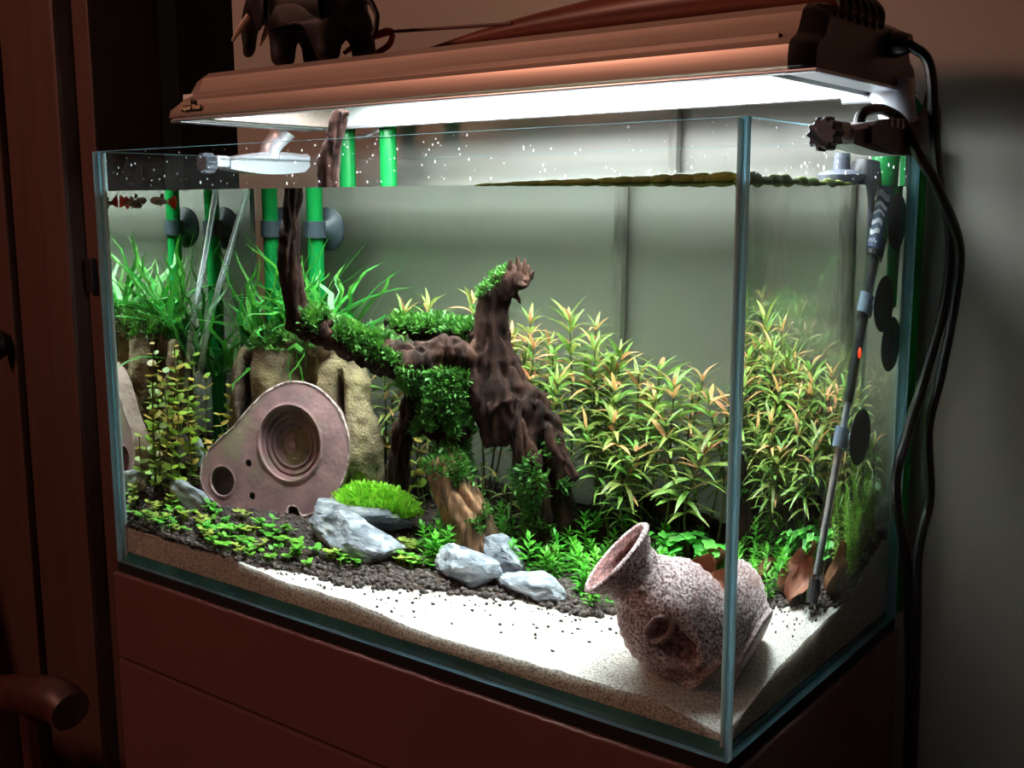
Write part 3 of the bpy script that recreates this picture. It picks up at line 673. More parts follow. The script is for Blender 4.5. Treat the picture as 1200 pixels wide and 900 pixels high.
# fallen logs at the back
for i, (pts, lab) in enumerate(([[(.420, .250, .092, .006), (.465, .246, .086, .0075), (.512, .240, .080, .006)], 'long thin dark branch lying on the soil under the reddish plants'],
                   [[(.452, .232, .088, .005), (.470, .231, .093, .0085), (.492, .232, .096, .0055)], 'short stubby dark branch resting on the longer branch'],
                   [[(.40, .225, .062, .009), (.44, .215, .060, .008), (.475, .205, .056, .005)], 'dark root lying on the soil beside the driftwood foot'])):
    mb = MB(); mb.tube(spline(pts, 6), 10); lg_ = organic(mb, .002, wood_disp); tag(lg_.build('fallen_branch', MATS['driftwood'], None, True, None), lab, 'branch')

# ------------------------------------------------------------------ clay plate ornament and stone arch
arch = thing('rock_arch_ornament', 'tan ceramic rock ornament with dark hollows behind the clay plate', 'ornament', (.12, .185, .05))
mb = MB(); AY = .011
mb.ell((.115, .190+AY, .125), (.070, .040, .080), 3); mb.ell((.125, .195+AY, .060), (.080, .046, .045), 3)
mb.ell((.092, .172+AY, .150), (.034, .026, .054), 3); mb.ell((.168, .182+AY, .142), (.030, .028, .060), 3); mb.ell((.190, .178+AY, .095), (.024, .026, .055), 3)
mb.ell((.056, .172+AY, .118), (.020, .022, .070), 3); mb.ell((.14, .19+AY, .195), (.05, .035, .016), 3)
carve = [((.134, .146+AY, .176), (.017, .024, .040)), ((.066, .148+AY, .160), (.008, .02, .045)), ((.180, .150+AY, .150), (.006, .014, .03))]
def arch_disp(p, n):
    d = .0030*fnz(p, 38)+.0012*nz(p, 150)
    for c, r in carve:
        q = ((p.x-c[0])/r[0])**2+((p.y-c[1])/r[1])**2+((p.z-c[2])/r[2])**2
        if q < 1.6: d -= .046*max(0, 1.6-q)/1.6
    return d
am = organic(mb, .003, arch_disp); am.build('rock', MATS['castle_stone'], arch, True, None)
dws = list(zip([Vector(v) for v in am.v], am.n))
moss('moss_patch', pick(lambda p, q: p.z > .188 and q.z > .3, 1500), .007, 'moss_dark', None, parent=arch)

plt = thing('clay_plate_ornament', 'pear-shaped mauve clay plate with a big ringed hole and small holes', 'ornament', (.128, .122, .048))
# plate frame: local u to the right, v up, w towards the viewer
ang = math.radians(21); lean = math.radians(12)
PF = Matrix.Translation((.128, .120, .039)) @ Matrix.Rotation(ang, 4, 'Z') @ Matrix.Rotation(-lean, 4, 'X') @ Matrix.Rotation(PI/2, 4, 'X')
outline = [(-.079, .034), (-.076, .050), (-.064, .066), (-.046, .080), (-.028, .098), (-.008, .116), (.018, .127), (.044, .124), (.064, .110), (.076, .089), (.078, .064), (.070, .040), (.053, .021), (.034, .012), (.027, .019), (.018, .018), (.014, .006), (-.010, .001), (-.036, .004), (-.058, .012), (-.073, .022)]
ol = [(p[0], p[1]) for p in spline([(*q, 0) for q in outline+[outline[0]]], 4)][:-1]
circ = lambda cx, cy_, r, n: [(cx+r*math.cos(2*PI*k/n), cy_+r*1.02*math.sin(2*PI*k/n)) for k in range(n)]
holes = [circ(.018, .074, .0335, 48), circ(-.054, .034, .0135, 28), circ(-.025, .053, .0034, 14), circ(-.021, .024, .0034, 14)]
def plate():
    bm = bmesh.new(); loops = []
    for lp_ in [ol]+holes:
        vs_ = [bm.verts.new((x, y, 0)) for x, y in lp_]; loops.append(vs_)
        for k in range(len(vs_)): bm.edges.new((vs_[k], vs_[(k+1) % len(vs_)]))
    bmesh.ops.triangle_fill(bm, use_beauty=True, edges=list(bm.edges))
    # drop faces inside the holes
    for f in list(bm.faces):
        c = f.calc_center_median()
        for (hx, hy, hr) in ((.018, .074, .0335), (-.054, .034, .0135), (-.025, .053, .0034), (-.021, .024, .0034)):
            if (c.x-hx)**2+((c.y-hy)/1.02)**2 < (hr*.98)**2: bm.faces.remove(f); break
    for f in bm.faces:
        if f.normal.z < 0: f.normal_flip()
    ge = bmesh.ops.extrude_face_region(bm, geom=list(bm.faces)); nv = [g_ for g_ in ge['geom'] if isinstance(g_, bmesh.types.BMVert)]
    for v in nv: v.co.z += .0
    top = set(nv)
    for v in bm.verts:
        if v in top: v.co.z = .006+.0006*nz((v.co.x, v.co.y, 0), 120)
        else: v.co.z = -.018
    bmesh.ops.recalc_face_normals(bm, faces=list(bm.faces))
    fl = [f.normal.z > .8 for f in bm.faces]
    mb = MB(); mb.bm(bm); mb.mi = [0 if q else 1 for q in fl]
    mb.v = [tuple(PF @ Vector(v)) for v in mb.v]
    return mb
plate().build('face_plate', [MATS['plate_clay'], MATS['plate_edge']], plt, True, 30)
pm('worn_edge', lin(206, 190, 182), lin(130, 106, 104), scale=160, rough=0.8, lo=.42, hi=.55)
for lp_, rr in [(ol, .0011), (holes[0], .0010), (holes[1], .0008)]:
    MB().tube([(*(PF @ Vector((x, y, .0058+.0004*nz((x, y, 0), 200)))), rr) for x, y in lp_+[lp_[0]]], 6, cap=False, rough=.5).build('worn_rim', MATS['worn_edge'], plt)
HM = PF @ Matrix.Translation((.018, .074, 0)) @ Matrix.Scale(1.02, 4, (0, 1, 0))
MB().lathe([(.0345, .0068), (.0325, .0072), (.0318, -.003), (.0285, -.0035), (.0280, -.008), (.0262, -.0082), (.0258, -.0065), (.0238, -.0065), (.0234, -.011), (.0205, -.0112), (.0200, -.0095), (.0182, -.0095), (.0178, -.0145), (.0110, -.0150), (.0100, -.0135), (.0040, -.0125), (.0032, -.0098), (0.0001, -.0092)], 48, mat=HM).build('ring_socket', MATS['plate_clay'], plt, True, 30)
HM2 = PF @ Matrix.Translation((-.054, .034, 0))
MB().lathe([(.0155, .0064), (.0135, .0068), (.0125, .002), (.0125, -.012), (.0, -.013)], 28, mat=HM2).build('small_socket', MATS['plate_clay'], plt, True, 30)
bk = MB(); bk.ell((.0, .0, .0), (.052, .056, .022), 3); bk.v = [tuple(PF @ (Vector(v)+Vector((.026, .066, -.034)))) for v in bk.v]
bk = organic(bk, .003, lambda p, n: .0022*fnz(p, 45)); bk.build('back_shell', MATS['castle_stone'], plt, True, None)

# ------------------------------------------------------------------ clay pot
pot = thing('clay_pot', 'mottled pink and grey clay jar tipped over on the white sand', 'jar', (.545, .062, .025))
axis = Vector((-.68, -.32, .66)).normalized()
base_c = Vector((.5655, .0640, .0400))
zq = axis; xq = Vector((0, 0, 1)).cross(zq).normalized(); yq = zq.cross(xq)
PM = Matrix(((xq.x, yq.x, zq.x, base_c.x), (xq.y, yq.y, zq.y, base_c.y), (xq.z, yq.z, zq.z, base_c.z), (0, 0, 0, 1)))
outer = [(.0001, 0), (.020, 0), (.0290, .0005), (.0318, .002), (.0322, .005), (.0312, .0075), (.0332, .013), (.0362, .022), (.0378, .033), (.0365, .044), (.0325, .054), (.0270, .061), (.0236, .066), (.0222, .070), (.0228, .075), (.0262, .080), (.0298, .083), (.0310, .0855), (.0295, .0875)]
inner = [(.0272, .0865), (.0228, .082), (.0200, .076), (.0196, .070), (.0240, .060), (.0320, .050), (.0330, .034), (.0310, .022), (.024, .010), (.0001, .006)]
def pot_mesh():
    sp = [(a, b) for a, b, _ in spline([(r, z, 0) for r, z in outer], 3)]; si = [(a, b) for a, b, _ in spline([(r, z, 0) for r, z in inner], 3)]
    mb = MB(); seg = 72; mb.lathe([(max(r, .0001), z) for r, z in sp], seg); nf = len(mb.f)
    k0 = len(sp)-1
    mb.lathe([(max(r, .0001), z) for r, z in si], seg); mb.mi = [0]*nf+[1]*(len(mb.f)-nf)
    a0 = (len(sp)-1)*seg; b0 = len(sp)*seg
    for k in range(seg): mb.f.append((a0+k, a0+(k+1) % seg, b0+(k+1) % seg, b0+k)); mb.mi.append(0)
    # broken hole in the belly: remove outer and inner wall faces inside an ellipse on the viewer's side
    H3 = (PM.inverted() @ Vector((.552, .0160, .0590))); ha = math.atan2(H3.y, H3.x); hz = .031
    def inside(p, r): 
        a = math.atan2(p[1], p[0]); d = (a-ha+PI) % (2*PI)-PI; rr = math.hypot(p[0], p[1]); return (d*max(rr, .012)/(.0145*r))**2+((p[2]-hz)/(.0190*r))**2
    nsp = len(sp)*seg; V2 = []
    for i, p in enumerate(mb.v):
        q = Vector(p); q2 = inside(p, 1.0)
        j = .0010*fnz(q, 60)+.0005*nz(q, 220)+.0006*math.sin(q.z*900)
        n_ = Vector((q.x, q.y, 0)); n_ = n_.normalized() if n_.length > 1e-5 else Vector((0, 0, 0))
        if i < nsp:
            if q2 < 1.0: j -= .0110*(1-q2)**.6
            elif q2 < 1.5: j += .0016*(1-(q2-1)/.5)
        q = q+n_*j*(1 if q.length > .01 else 0); V2.append(q)
    keep = []; km = []
    for f, m in zip(mb.f, mb.mi):
        c = sum((mb.v[i][k]/len(f) for i in f for k in ()), 0)
        cc = [sum(mb.v[i][k] for i in f)/len(f) for k in range(3)]
        if m == 1 and inside(cc, 1.15) < 1: continue
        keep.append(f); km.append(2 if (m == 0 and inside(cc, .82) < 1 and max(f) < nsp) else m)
    mb.f = keep; mb.mi = km; mb.v = [tuple(PM @ v) for v in V2]; return mb, H3
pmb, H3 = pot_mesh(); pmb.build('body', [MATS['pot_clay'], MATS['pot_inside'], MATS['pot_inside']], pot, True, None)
ha = math.atan2(H3.y, H3.x)
hp = []
for k in range(21):
    t = k/20*2*PI; da = .30*math.cos(t); rr = .0325+.004*math.sin(t*.5)
    hp.append((*(PM @ Vector((rr*math.cos(ha+da), rr*math.sin(ha+da), .0435+.0062*math.sin(t)))), .0019))
MB().tube(hp, 8, cap=False, rough=.15).build('handle_loop', MATS['pot_clay'], pot)

# ------------------------------------------------------------------ plants
def leaf_mesh(name, L_, w, mats, curl=.25, n=6, fold=.25, tip=1.0):
    """lanceolate leaf along +x, arching down"""
    V = []; F = []
    for i in range(n+1):
        t = i/n; ww = w*math.sin(PI*min(1, t*.93+.07))**.8*(1-.35*t*tip); x = L_*t; z = L_*(.22*t-curl*t*t)
        V += [(x, -ww, z+ww*fold), (x, 0, z), (x, ww, z+ww*fold)]
    for i in range(n):
        a = i*3; F += [(a, a+3, a+4, a+1), (a+1, a+4, a+5, a+2)]
    m = MB(); m.add(V, F); return m.mesh(name, mats)
def disc_mesh(name, r, mats, n=8, dome=.15, lobes=0, stalk=0):
    V = [(r*.9 if not lobes else 0, 0, r*dome)]; F = []
    for k in range(n):
        a = 2*PI*k/n; rr = r*(1+(.22*math.cos(lobes*a) if lobes else .0)); V.append(((r*.9 if not lobes else 0)+rr*math.cos(a), rr*.92*math.sin(a), 0))
    for k in range(n): F.append((0, 1+k, 1+(k+1) % n))
    m = MB(); m.add(V, F); return m.mesh(name, mats)
def orient(p, d, upv=Vector((0, 0, 1)), roll_=0, s=1):
    d = Vector(d).normalized(); y = upv.cross(d)
    y = y.normalized() if y.length > 1e-4 else Vector((0, 1, 0)); z = d.cross(y)
    m = Matrix(((d.x, y.x, z.x), (d.y, y.y, z.y), (d.z, y.z, z.z))) @ Matrix.Rotation(roll_, 3, 'X')
    return Matrix.Translation(p) @ (m*s).to_4x4()
LV = {k: [leaf_mesh('leaf', .027, .0024, MATS[k], c_) for c_ in (.42, .75, .26)] for k in ('leaf_green', 'leaf_olive', 'leaf_pink')}

def stem_plant(base, top, label, group, leafy=.65, gap=.0085, whorl=4, size=1.0, red=.5):
    t = thing('stem_plant', label, 'plant', base, group)
    b, p2 = Vector(base), Vector(top); mid = (b+p2)/2+Vector((random.uniform(-.012, .012), random.uniform(-.012, .006), 0))
    path = [Vector(q[:3]) for q in spline([tuple(b)+(0,), tuple(mid)+(0,), tuple(p2)+(0,)], 8)]
    MB().tube([(*q, .0011-.0005*i/len(path)) for i, q in enumerate(path)], 5).build('stem', MATS['stem_olive'], t)
    tot = (p2-b).length; n = max(4, int(tot*leafy/gap)); a0 = random.uniform(0, 6)
    for i in range(n):
        f = 1-leafy*(1-(i+.5)/n); k = f*(len(path)-1); j = min(int(k), len(path)-2); p = path[j].lerp(path[j+1], k-j)
        u = i/n; a0 += .8
        for w_ in range(whorl):
            a = a0+2*PI*w_/whorl+random.uniform(-.3, .3); el_ = .12+1.0*u**3+random.uniform(-.35, .3)
            d = Vector((math.cos(a)*math.cos(el_), math.sin(a)*math.cos(el_), math.sin(el_)))
            s = size*random.uniform(.75, 1.15)*(1-.35*u**4)*(0.75+.25*min(1, u*3))
            r_ = random.random(); kx = 'leaf_pink' if r_ < red*(.12+.75*u**2) else ('leaf_olive' if r_ < .45+.3*u else 'leaf_green')
            q = p+d*s*.021
            if not (T+.004 < q.x < W-T-.004 and T+.01 < q.y < D-T-.004): 
                s *= .6; q = p+d*s*.021
                if not (T+.002 < q.x < W-T-.002 and q.y < D-T-.002): continue
            inst('leaf', random.choice(LV[kx]), t, orient(p-b, d, roll_=random.uniform(-.4, .4), s=s))
    return t
def where_back(x):
    for lim, w_ in ((.30, 'behind the mossy driftwood branch'), (.395, 'behind the upright driftwood trunk'), (.50, 'above the fallen branches behind the clay jar')):
        if x < lim: return 'tall reddish green narrow-leaved stem plant '+w_, 'stem plants '+w_
    return 'tall reddish green narrow-leaved stem plant behind the heater', 'stem plants behind the heater'
tops = [(.196, .225, .200), (.225, .215, .224), (.246, .222, .230), (.268, .236, .210), (.287, .232, .238), (.31, .228, .214), (.322, .240, .212), (.340, .240, .224), (.352, .222, .206), (.364, .232, .200), (.378, .215, .182),
        (.388, .245, .190), (.402, .232, .208), (.410, .250, .196), (.424, .222, .180), (.436, .242, .190), (.450, .248, .195), (.458, .225, .176), (.468, .236, .186), (.480, .244, .178), (.496, .232, .176), (.510, .240, .176), (.505, .215, .150),
        (.405, .208, .150), (.430, .206, .158), (.452, .205, .140), (.392, .255, .222), (.37, .252, .226), (.416, .254, .200), (.528, .234, .184), (.538, .250, .178), (.524, .252, .188), (.548, .222, .168), (.560, .240, .150), (.575, .250, .142), (.485, .252, .190), (.438, .255, .170), (.35, .256, .205), (.33, .255, .19), (.30, .25, .2), (.47, .214, .160)]
for i, (x, y, z) in enumerate(tops):
    bx = x+random.uniform(-.028, .028); by = min(D-.02, max(.19, y+random.uniform(-.008, .012))); bx = min(W-.02, max(.02, bx))
    stem_plant((bx, by, hs(bx, by)+.001), (x, y, z), *where_back(x), leafy=random.uniform(.50, .76), gap=.0078, whorl=6, size=random.uniform(.85, 1.25), red=.4)
# greener low ones deep under the driftwood
for x, y, z in ((.215, .24, .115), (.235, .245, .13), (.252, .225, .10), (.275, .235, .125), (.30, .225, .105), (.325, .205, .10), (.345, .2, .095), (.29, .205, .09)):
    stem_plant((x+.004, y, hs(x, y)), (x, y, z), 'short green stem plant in the shade under the driftwood', 'short stem plants under the driftwood', leafy=.8, gap=.011, whorl=3, size=.75, red=.1)

# ribbon-leaved ferns on and beside the rock ornament
RB = []
for k in range(4):
    V = []; F = []; n = 9
    for i in range(n+1):
        t = i/n; ww = .0027*math.sin(PI*min(1, t*.9+.1))**.6*(1-.25*t); x = t; z = (.28-.12*k)*t-(.34+.22*k)*t*t*(.45+.2*k)
        V += [(x, -ww/.1+(.05*math.sin(i*.8+k*1.7)+.02*math.sin(i*1.9+k)), z*.8), (x, 0+(.05*math.sin(i*.8+k*1.7)+.02*math.sin(i*1.9+k)), z*.8-.004), (x, ww/.1+(.05*math.sin(i*.8+k*1.7)+.02*math.sin(i*1.9+k)), z*.8)]
    for i in range(n):
        a = i*3; F += [(a, a+3, a+4, a+1), (a+1, a+4, a+5, a+2)]
    m = MB(); m.add(V, F); RB.append(m.mesh('leaf', MATS['fern_green']))
def fern(base, n, lmin, lmax, label, tilt=(.5, 1.3), wd=.1):
    t = thing('ribbon_fern', label, 'plant', base, 'ribbon-leaved ferns')
    MB().tube([(base[0]-.008, base[1], base[2], .003), (base[0], base[1], base[2]+.004, .0035), (base[0]+.008, base[1], base[2], .003)], 6).build('rhizome', MATS['fern_green'], t)
    for i in range(n):
        for tr_ in range(12):
            a = random.uniform(0, 2*PI); el_ = random.uniform(*tilt); l = random.uniform(lmin, lmax)
            d = Vector((math.cos(a)*math.cos(el_), math.sin(a)*math.cos(el_), math.sin(el_))); q = Vector(base)+d*l
            if T+.004 < q.x < W-T-.01 and T+.03 < q.y < D-T-.006 and q.z < WL-.004: break
        else: continue
        m4 = orient(Vector((random.uniform(-.008, .008), random.uniform(-.006, .006), 0)), d, roll_=random.uniform(-.5, .5)) @ Matrix.Diagonal((l, wd*random.uniform(.8, 1.3), l, 1))
        inst('leaf', random.choice(RB), t, m4)
for b_, n, a_, c_ in (((.058, .200, .186), 20, .04, .10), ((.100, .205, .205), 20, .04, .12), ((.145, .205, .205), 18, .04, .095), ((.085, .235, .19), 22, .05, .13), ((.035, .228, .15), 22, .05, .15), ((.155, .232, .19), 16, .04, .10), ((.03, .190, .16), 14, .04, .12), ((.18, .21, .19), 10, .03, .07)):
    fern(b_, n, a_, c_, 'dark green ribbon-leaved fern growing on the tan rock ornament')
fern((.136, .160, .190), 4, .030, .045, 'small drooping ribbon-leaved fern hanging in the dark hollow of the rock ornament', tilt=(-1.4, -.9), wd=.045)

# yellow-green round-leaved stems by the left glass
DS = {k: disc_mesh('leaf', .0058, MATS[k], 8) for k in ('round_leaf', 'round_leaf_gold')}
def round_stem(base, top):
    t = thing('round_leaf_plant', 'thin stem plant with small yellow-green round leaves by the side glass', 'plant', base, 'round-leaved stem plants by the side glass')
    b, p2 = Vector(base), Vector(top); mid = (b+p2)/2+Vector((random.uniform(-.005, .005), random.uniform(-.008, .008), 0))
    path = [Vector(q[:3]) for q in spline([tuple(b)+(0,), tuple(mid)+(0,), tuple(p2)+(0,)], 8)]
    MB().tube([(*q, .0008) for q in path], 5).build('stem', MATS['stem_olive'], t)
    n = int((p2-b).length/.0095); a = random.uniform(0, 3)
    for i in range(1, n+1):
        k = i/n*(len(path)-1); j = min(int(k), len(path)-2); p = path[j].lerp(path[j+1], k-j); a += PI/2+random.uniform(-.3, .3)
        for sgn in (0, PI):
            el_ = random.uniform(-.1, .6); d = Vector((math.cos(a+sgn)*math.cos(el_), math.sin(a+sgn)*math.cos(el_), math.sin(el_)))
            s = random.uniform(.8, 1.25)*(1-.3*(i/n)**4)
            if (p+d*.014).x < T+.002: continue
            inst('leaf', DS['round_leaf_gold' if random.random() < .12+.5*(i/n)**2 else 'round_leaf'], t, orient(p-b, d, roll_=random.uniform(-.4, .4), s=s))
for x, y, z in ((.020, .100, .190), (.014, .085, .155), (.028, .112, .170), (.022, .125, .135), (.036, .135, .160), (.040, .150, .125), (.016, .140, .18), (.046, .165, .15), (.030, .075, .105), (.05, .12, .105)):
    bx, by = x+random.uniform(-.002, .008), y+random.uniform(-.01, .01); round_stem((bx, by, hs(bx, by)), (x, y, z))
for x, y, z in ((.215, .21, .13), (.205, .225, .15), (.228, .215, .105), (.245, .21, .12)): round_stem((x, y, hs(x, y)), (x, y, z))

# creeping round-leaved plantlets on the soil
def plantlet_mesh(mat, n, spread, h_, r):
    m = MB()
    for i in range(n):
        a = random.uniform(0, 2*PI); d = spread*math.sqrt(random.random()); x, y = d*math.cos(a), d*math.sin(a); z = random.uniform(.3, 1)*h_
        m.tube([(x*.5, y*.5, -.001, .0004), (x, y, z, .0003)], 4)
        b = random.uniform(0, 2*PI); nl = random.choice((2, 3, 4))
        for q in range(nl):
            c = b+2*PI*q/nl; rr = r*random.uniform(.75, 1.2); M4 = orient(Vector((x, y, z)), (math.cos(c), math.sin(c), random.uniform(0, .55)))
            V = [M4 @ Vector((rr, 0, rr*.12))]+[M4 @ Vector((rr+rr*math.cos(2*PI*k/8), rr*.85*math.sin(2*PI*k/8), 0)) for k in range(8)]
            m.add(V, [(0, 1+k, 1+(k+1) % 8) for k in range(8)])
    return m.mesh('creeping_plant', MATS[mat])
PLM = [plantlet_mesh('creeper_leaf', 4, .006, .008, .0026) for _ in range(4)]+[plantlet_mesh('creeper_gold', 4, .006, .008, .0026) for _ in range(2)]+[plantlet_mesh('creeper_leaf', 2, .004, .006, .0028) for _ in range(2)]
def keep_in(o):
    P = [o.rotation_euler.to_matrix() @ (v.co*o.scale.x)+o.location for v in o.data.vertices]; m_ = T+.0012
    o.location.x += max(0, m_-min(p.x for p in P))-max(0, max(p.x for p in P)-(W-m_)); o.location.y += max(0, m_-min(p.y for p in P))-max(0, max(p.y for p in P)-(D-m_))
def plantlet(x, y, label, group, s=1.0):
    o = bpy.data.objects.new('creeping_plant', random.choice(PLM)); COL.objects.link(o)
    o.location = (x, y, hs(x, y)+.001); o.rotation_euler = (0, 0, random.uniform(0, 6)); o.scale = (s, s, s); keep_in(o); tag(o, label, 'plant', group)
n = 0; taken = []
while n < 56:
    x = random.uniform(.018, .27); y = random.uniform(.016, .125)
    if y < soil_edge(x)+.006 or (x > .04 and abs(y-(.12-.02*(.1-x)/.1)) < .022 and x < .21) or (.19 < x < .30 and .062 < y < .17) or (x < .085 and .072 < y < .13) or (x > .06 and y > .076): continue
    if any((x-a)**2+(y-b)**2 < .011**2 for a, b in taken): continue
    taken.append((x, y)); w_ = 'on the dark soil by the side glass' if x < .075 else ('on the soil in front of the clay plate' if x < .19 else 'in front of the largest slate stone'); plantlet(x, y, 'small creeping plant with round green leaves '+w_, 'creeping plants '+w_, random.uniform(1.0, 1.5)); n += 1
n = 0
while n < 16:
    x = random.uniform(.285, .325); y = random.uniform(.075, .135)
    if y < soil_edge(x)+.012: continue
    n += 1; plantlet(x, y, 'round-leaved creeping plant between the pale slate and the blue-grey stone', 'creeping plants between the stones', random.uniform(.9, 1.3))

# bushy bright sprigs in the middle ground
def sprig_mesh(mat, h_, n, l, w):
    m = MB(); lean_ = (random.uniform(-.3, .3), random.uniform(-.3, .3)); m.tube([(0, 0, -.002, .0008), (lean_[0]*h_*.5, lean_[1]*h_*.5, h_*.5, .0007), (lean_[0]*h_, lean_[1]*h_, h_, .0004)], 4)
    for i in range(n):
        t = (i+1)/n; a = i*2.4+random.uniform(-.3, .3); el_ = .1+.9*t**2+random.uniform(-.2, .2); ll = l*random.uniform(.7, 1.2)*(1-.4*t**3)
        M4 = orient(Vector((lean_[0]*h_*t, lean_[1]*h_*t, h_*t)), (math.cos(a)*math.cos(el_), math.sin(a)*math.cos(el_), math.sin(el_)))
        V = [(0, 0, 0), (ll*.45, -w, ll*.06), (ll*.45, w, ll*.06), (ll, 0, -ll*.08)]; m.add([M4 @ Vector(v) for v in V], [(0, 1, 3), (0, 3, 2)])
    return m.mesh('leafy_sprig', MATS[mat])
SP = [sprig_mesh('sprig_leaf', random.uniform(.018, .03), 26, .011, .0018) for _ in range(5)]
SN = [sprig_mesh('needle_leaf', random.uniform(.045, .07), 90, .008, .0008) for _ in range(4)]
def sprig(x, y, me, label, group, s=1.0):
    o = bpy.data.objects.new(me.name.split('.')[0], me); COL.objects.link(o); o.location = (x, y, hs(x, y)); o.rotation_euler = (0, 0, random.uniform(0, 6)); o.scale = (s, s, s); keep_in(o); tag(o, label, 'plant', group)
n = 0; taken = []
while n < 74:
    x = random.uniform(.30, .52); y = random.uniform(.10, .225)
    if y < soil_edge(x)+.012 or any((x-a)**2+(y-b)**2 < .0085**2 for a, b in taken): continue
    if (.33 < x < .44 and y < .135) or (.325 < x < .365 and .135 < y < .17): continue
    taken.append((x, y)); n += 1; w_ = 'between the wood stump and the driftwood foot' if x < .375 else ('behind the low flat stone' if x < .445 else 'behind the mouth of the clay jar'); sprig(x, y, random.choice(SP), 'bushy bright green sprig '+w_, 'bright sprigs '+w_, random.uniform(.75, 1.15))
for x, y in ((.308, .118), (.315, .13), (.322, .108), (.30, .128), (.312, .142), (.326, .125)): sprig(x, y, random.choice(SP), 'bushy green sprig left of the leaning wood stump', 'sprigs beside the stump', random.uniform(.8, 1.2))
n = 0
while n < 34:
    x = random.uniform(.552, .589); y = random.uniform(.205, .262)
    n += 1; sprig(x, y, random.choice(SN), 'fine needle-leaved green plant in the corner behind the heater', 'needle-leaved plants by the heater', random.uniform(.7, 1.25))

# lobed-leaf plants
CL = [disc_mesh('leaf', .0046, MATS['clover_leaf'], 24, -.12, 4), disc_mesh('leaf', .0040, MATS['clover_leaf'], 24, -.2, 5)]
for bx, by, nn, ext in ((.494, .205, 46, .024), (.475, .195, 30, .018), (.516, .200, 26, .014), (.535, .205, 20, .012)):
    t = thing('lobed_leaf_plant', 'low clump of bright green lobed leaves behind the clay jar', 'plant', (bx, by, hs(bx, by)), 'lobed-leaf clumps behind the jar')
    stm = MB()
    for i in range(nn):
        a = random.uniform(0, 2*PI); d = ext*math.sqrt(random.random()); z = .030*(1-.5*(d/ext)**2)+random.uniform(-.005, .004); p = Vector((d*math.cos(a), d*math.sin(a)*.8, z))
        stm.tube([(bx+p.x*.4, by+p.y*.4, hs(bx, by)-.001, .0006), (bx+p.x, by+p.y, hs(bx, by)+p.z-.0008, .0005)], 4)
        tl = Vector((random.gauss(0, .25)+math.cos(a)*.3, random.gauss(0, .25)+math.sin(a)*.3-.2, 1)).normalized()
        inst('leaf', random.choice(CL), t, Matrix.Translation(p) @ tl.to_track_quat('Z', 'Y').to_matrix().to_4x4() @ Matrix.Rotation(random.uniform(0, 6), 4, 'Z') @ Matrix.Scale(random.uniform(.8, 1.2), 4))
    stm.build('stem', MATS['stem_olive'], t)

# dead brown leaves
def dead_leaf(c, l, w, rotz, tilt, curl, label, rx=0.0):
    V = []; F = []; n, m_ = 10, 6
    for i in range(n+1):
        t = i/n; ww = w*math.sin(PI*min(1, t*.92+.06))**.7
        for j in range(m_+1):
            s = j/m_*2-1; V.append(Vector((l*(t-.5), ww*s, curl*l*(s*s)*.5+.12*l*math.sin(t*5+rotz)+.03*l*nz((t*3, s*2, rotz), 2))))
    for i in range(n):
        for j in range(m_): a = i*(m_+1)+j; F.append((a, a+1, a+m_+2, a+m_+1))
    R3 = Matrix.Rotation(rotz, 3, 'Z') @ Matrix.Rotation(tilt, 3, 'Y') @ Matrix.Rotation(rx, 3, 'X')
    mb = MB(); mb.add([R3 @ v+Vector(c) for v in V], F)
    mb2 = MB(); nn = len(mb.v); mb2.v = mb.v+[(x, y, z-.0006) for x, y, z in mb.v]; mb2.f = mb.f+[tuple(i+nn for i in reversed(f)) for f in mb.f]; mb2.mi = [0]*len(mb2.f)
    tag(mb2.build('dead_leaf', MATS['dead_leaf'], None, True, None), label, 'leaf')
dead_leaf((.520, .168, .060), .034, .013, .9, -.9, .6, 'upright curled brown dead leaf behind the shoulder of the clay jar', .3)
dead_leaf((.476, .165, .058), .026, .010, .3, -.8, .5, 'small brown dead leaf beside the mouth of the clay jar', .5)
dead_leaf((.541, .162, .056), .038, .016, 1.0, -.7, .5, 'broad orange-brown dead leaf lying before the heater foot', .5)
dead_leaf((.572, .196, .060), .038, .011, 1.3, -1.0, .5, 'reddish brown dead leaf standing behind the heater', .2)
dead_leaf((.583, .190, .054), .030, .009, .6, -1.1, .8, 'rolled grey-brown dead leaf against the side glass')
dead_leaf((.520, .192, .066), .026, .013, .2, -1.0, .5, 'brown dead leaf standing among the lobed-leaf clumps', .4)

# floating algae along the waterline
def float_mat(name, pts, label):
    m = MB()
    for x, y, rx, ry, rz in pts: m.ell((x, y, WL+rz*.25), (rx, ry, rz), 2)
    for i, p in enumerate(m.v): k = nz(p, 120)*.0012; m.v[i] = (p[0]+k, p[1]+k, p[2]+k*.6)
    tag(m.build(name, MATS['algae'], None, True, None), label, 'algae', kind='stuff')
float_mat('floating_algae', [(.42+i*.0125, .0095+.002*random.random(), .011, .0032, .0012+.0032*(i/13)) for i in range(14)], 'thin green algae scum along the front glass waterline')
float_mat('floating_algae', [(W-.0095, .016+i*.0135, .0032, .0100, .0042-.00022*i+.001*math.sin(i*2.2)) for i in range(12)], 'lumpy green algae scum along the side glass waterline')

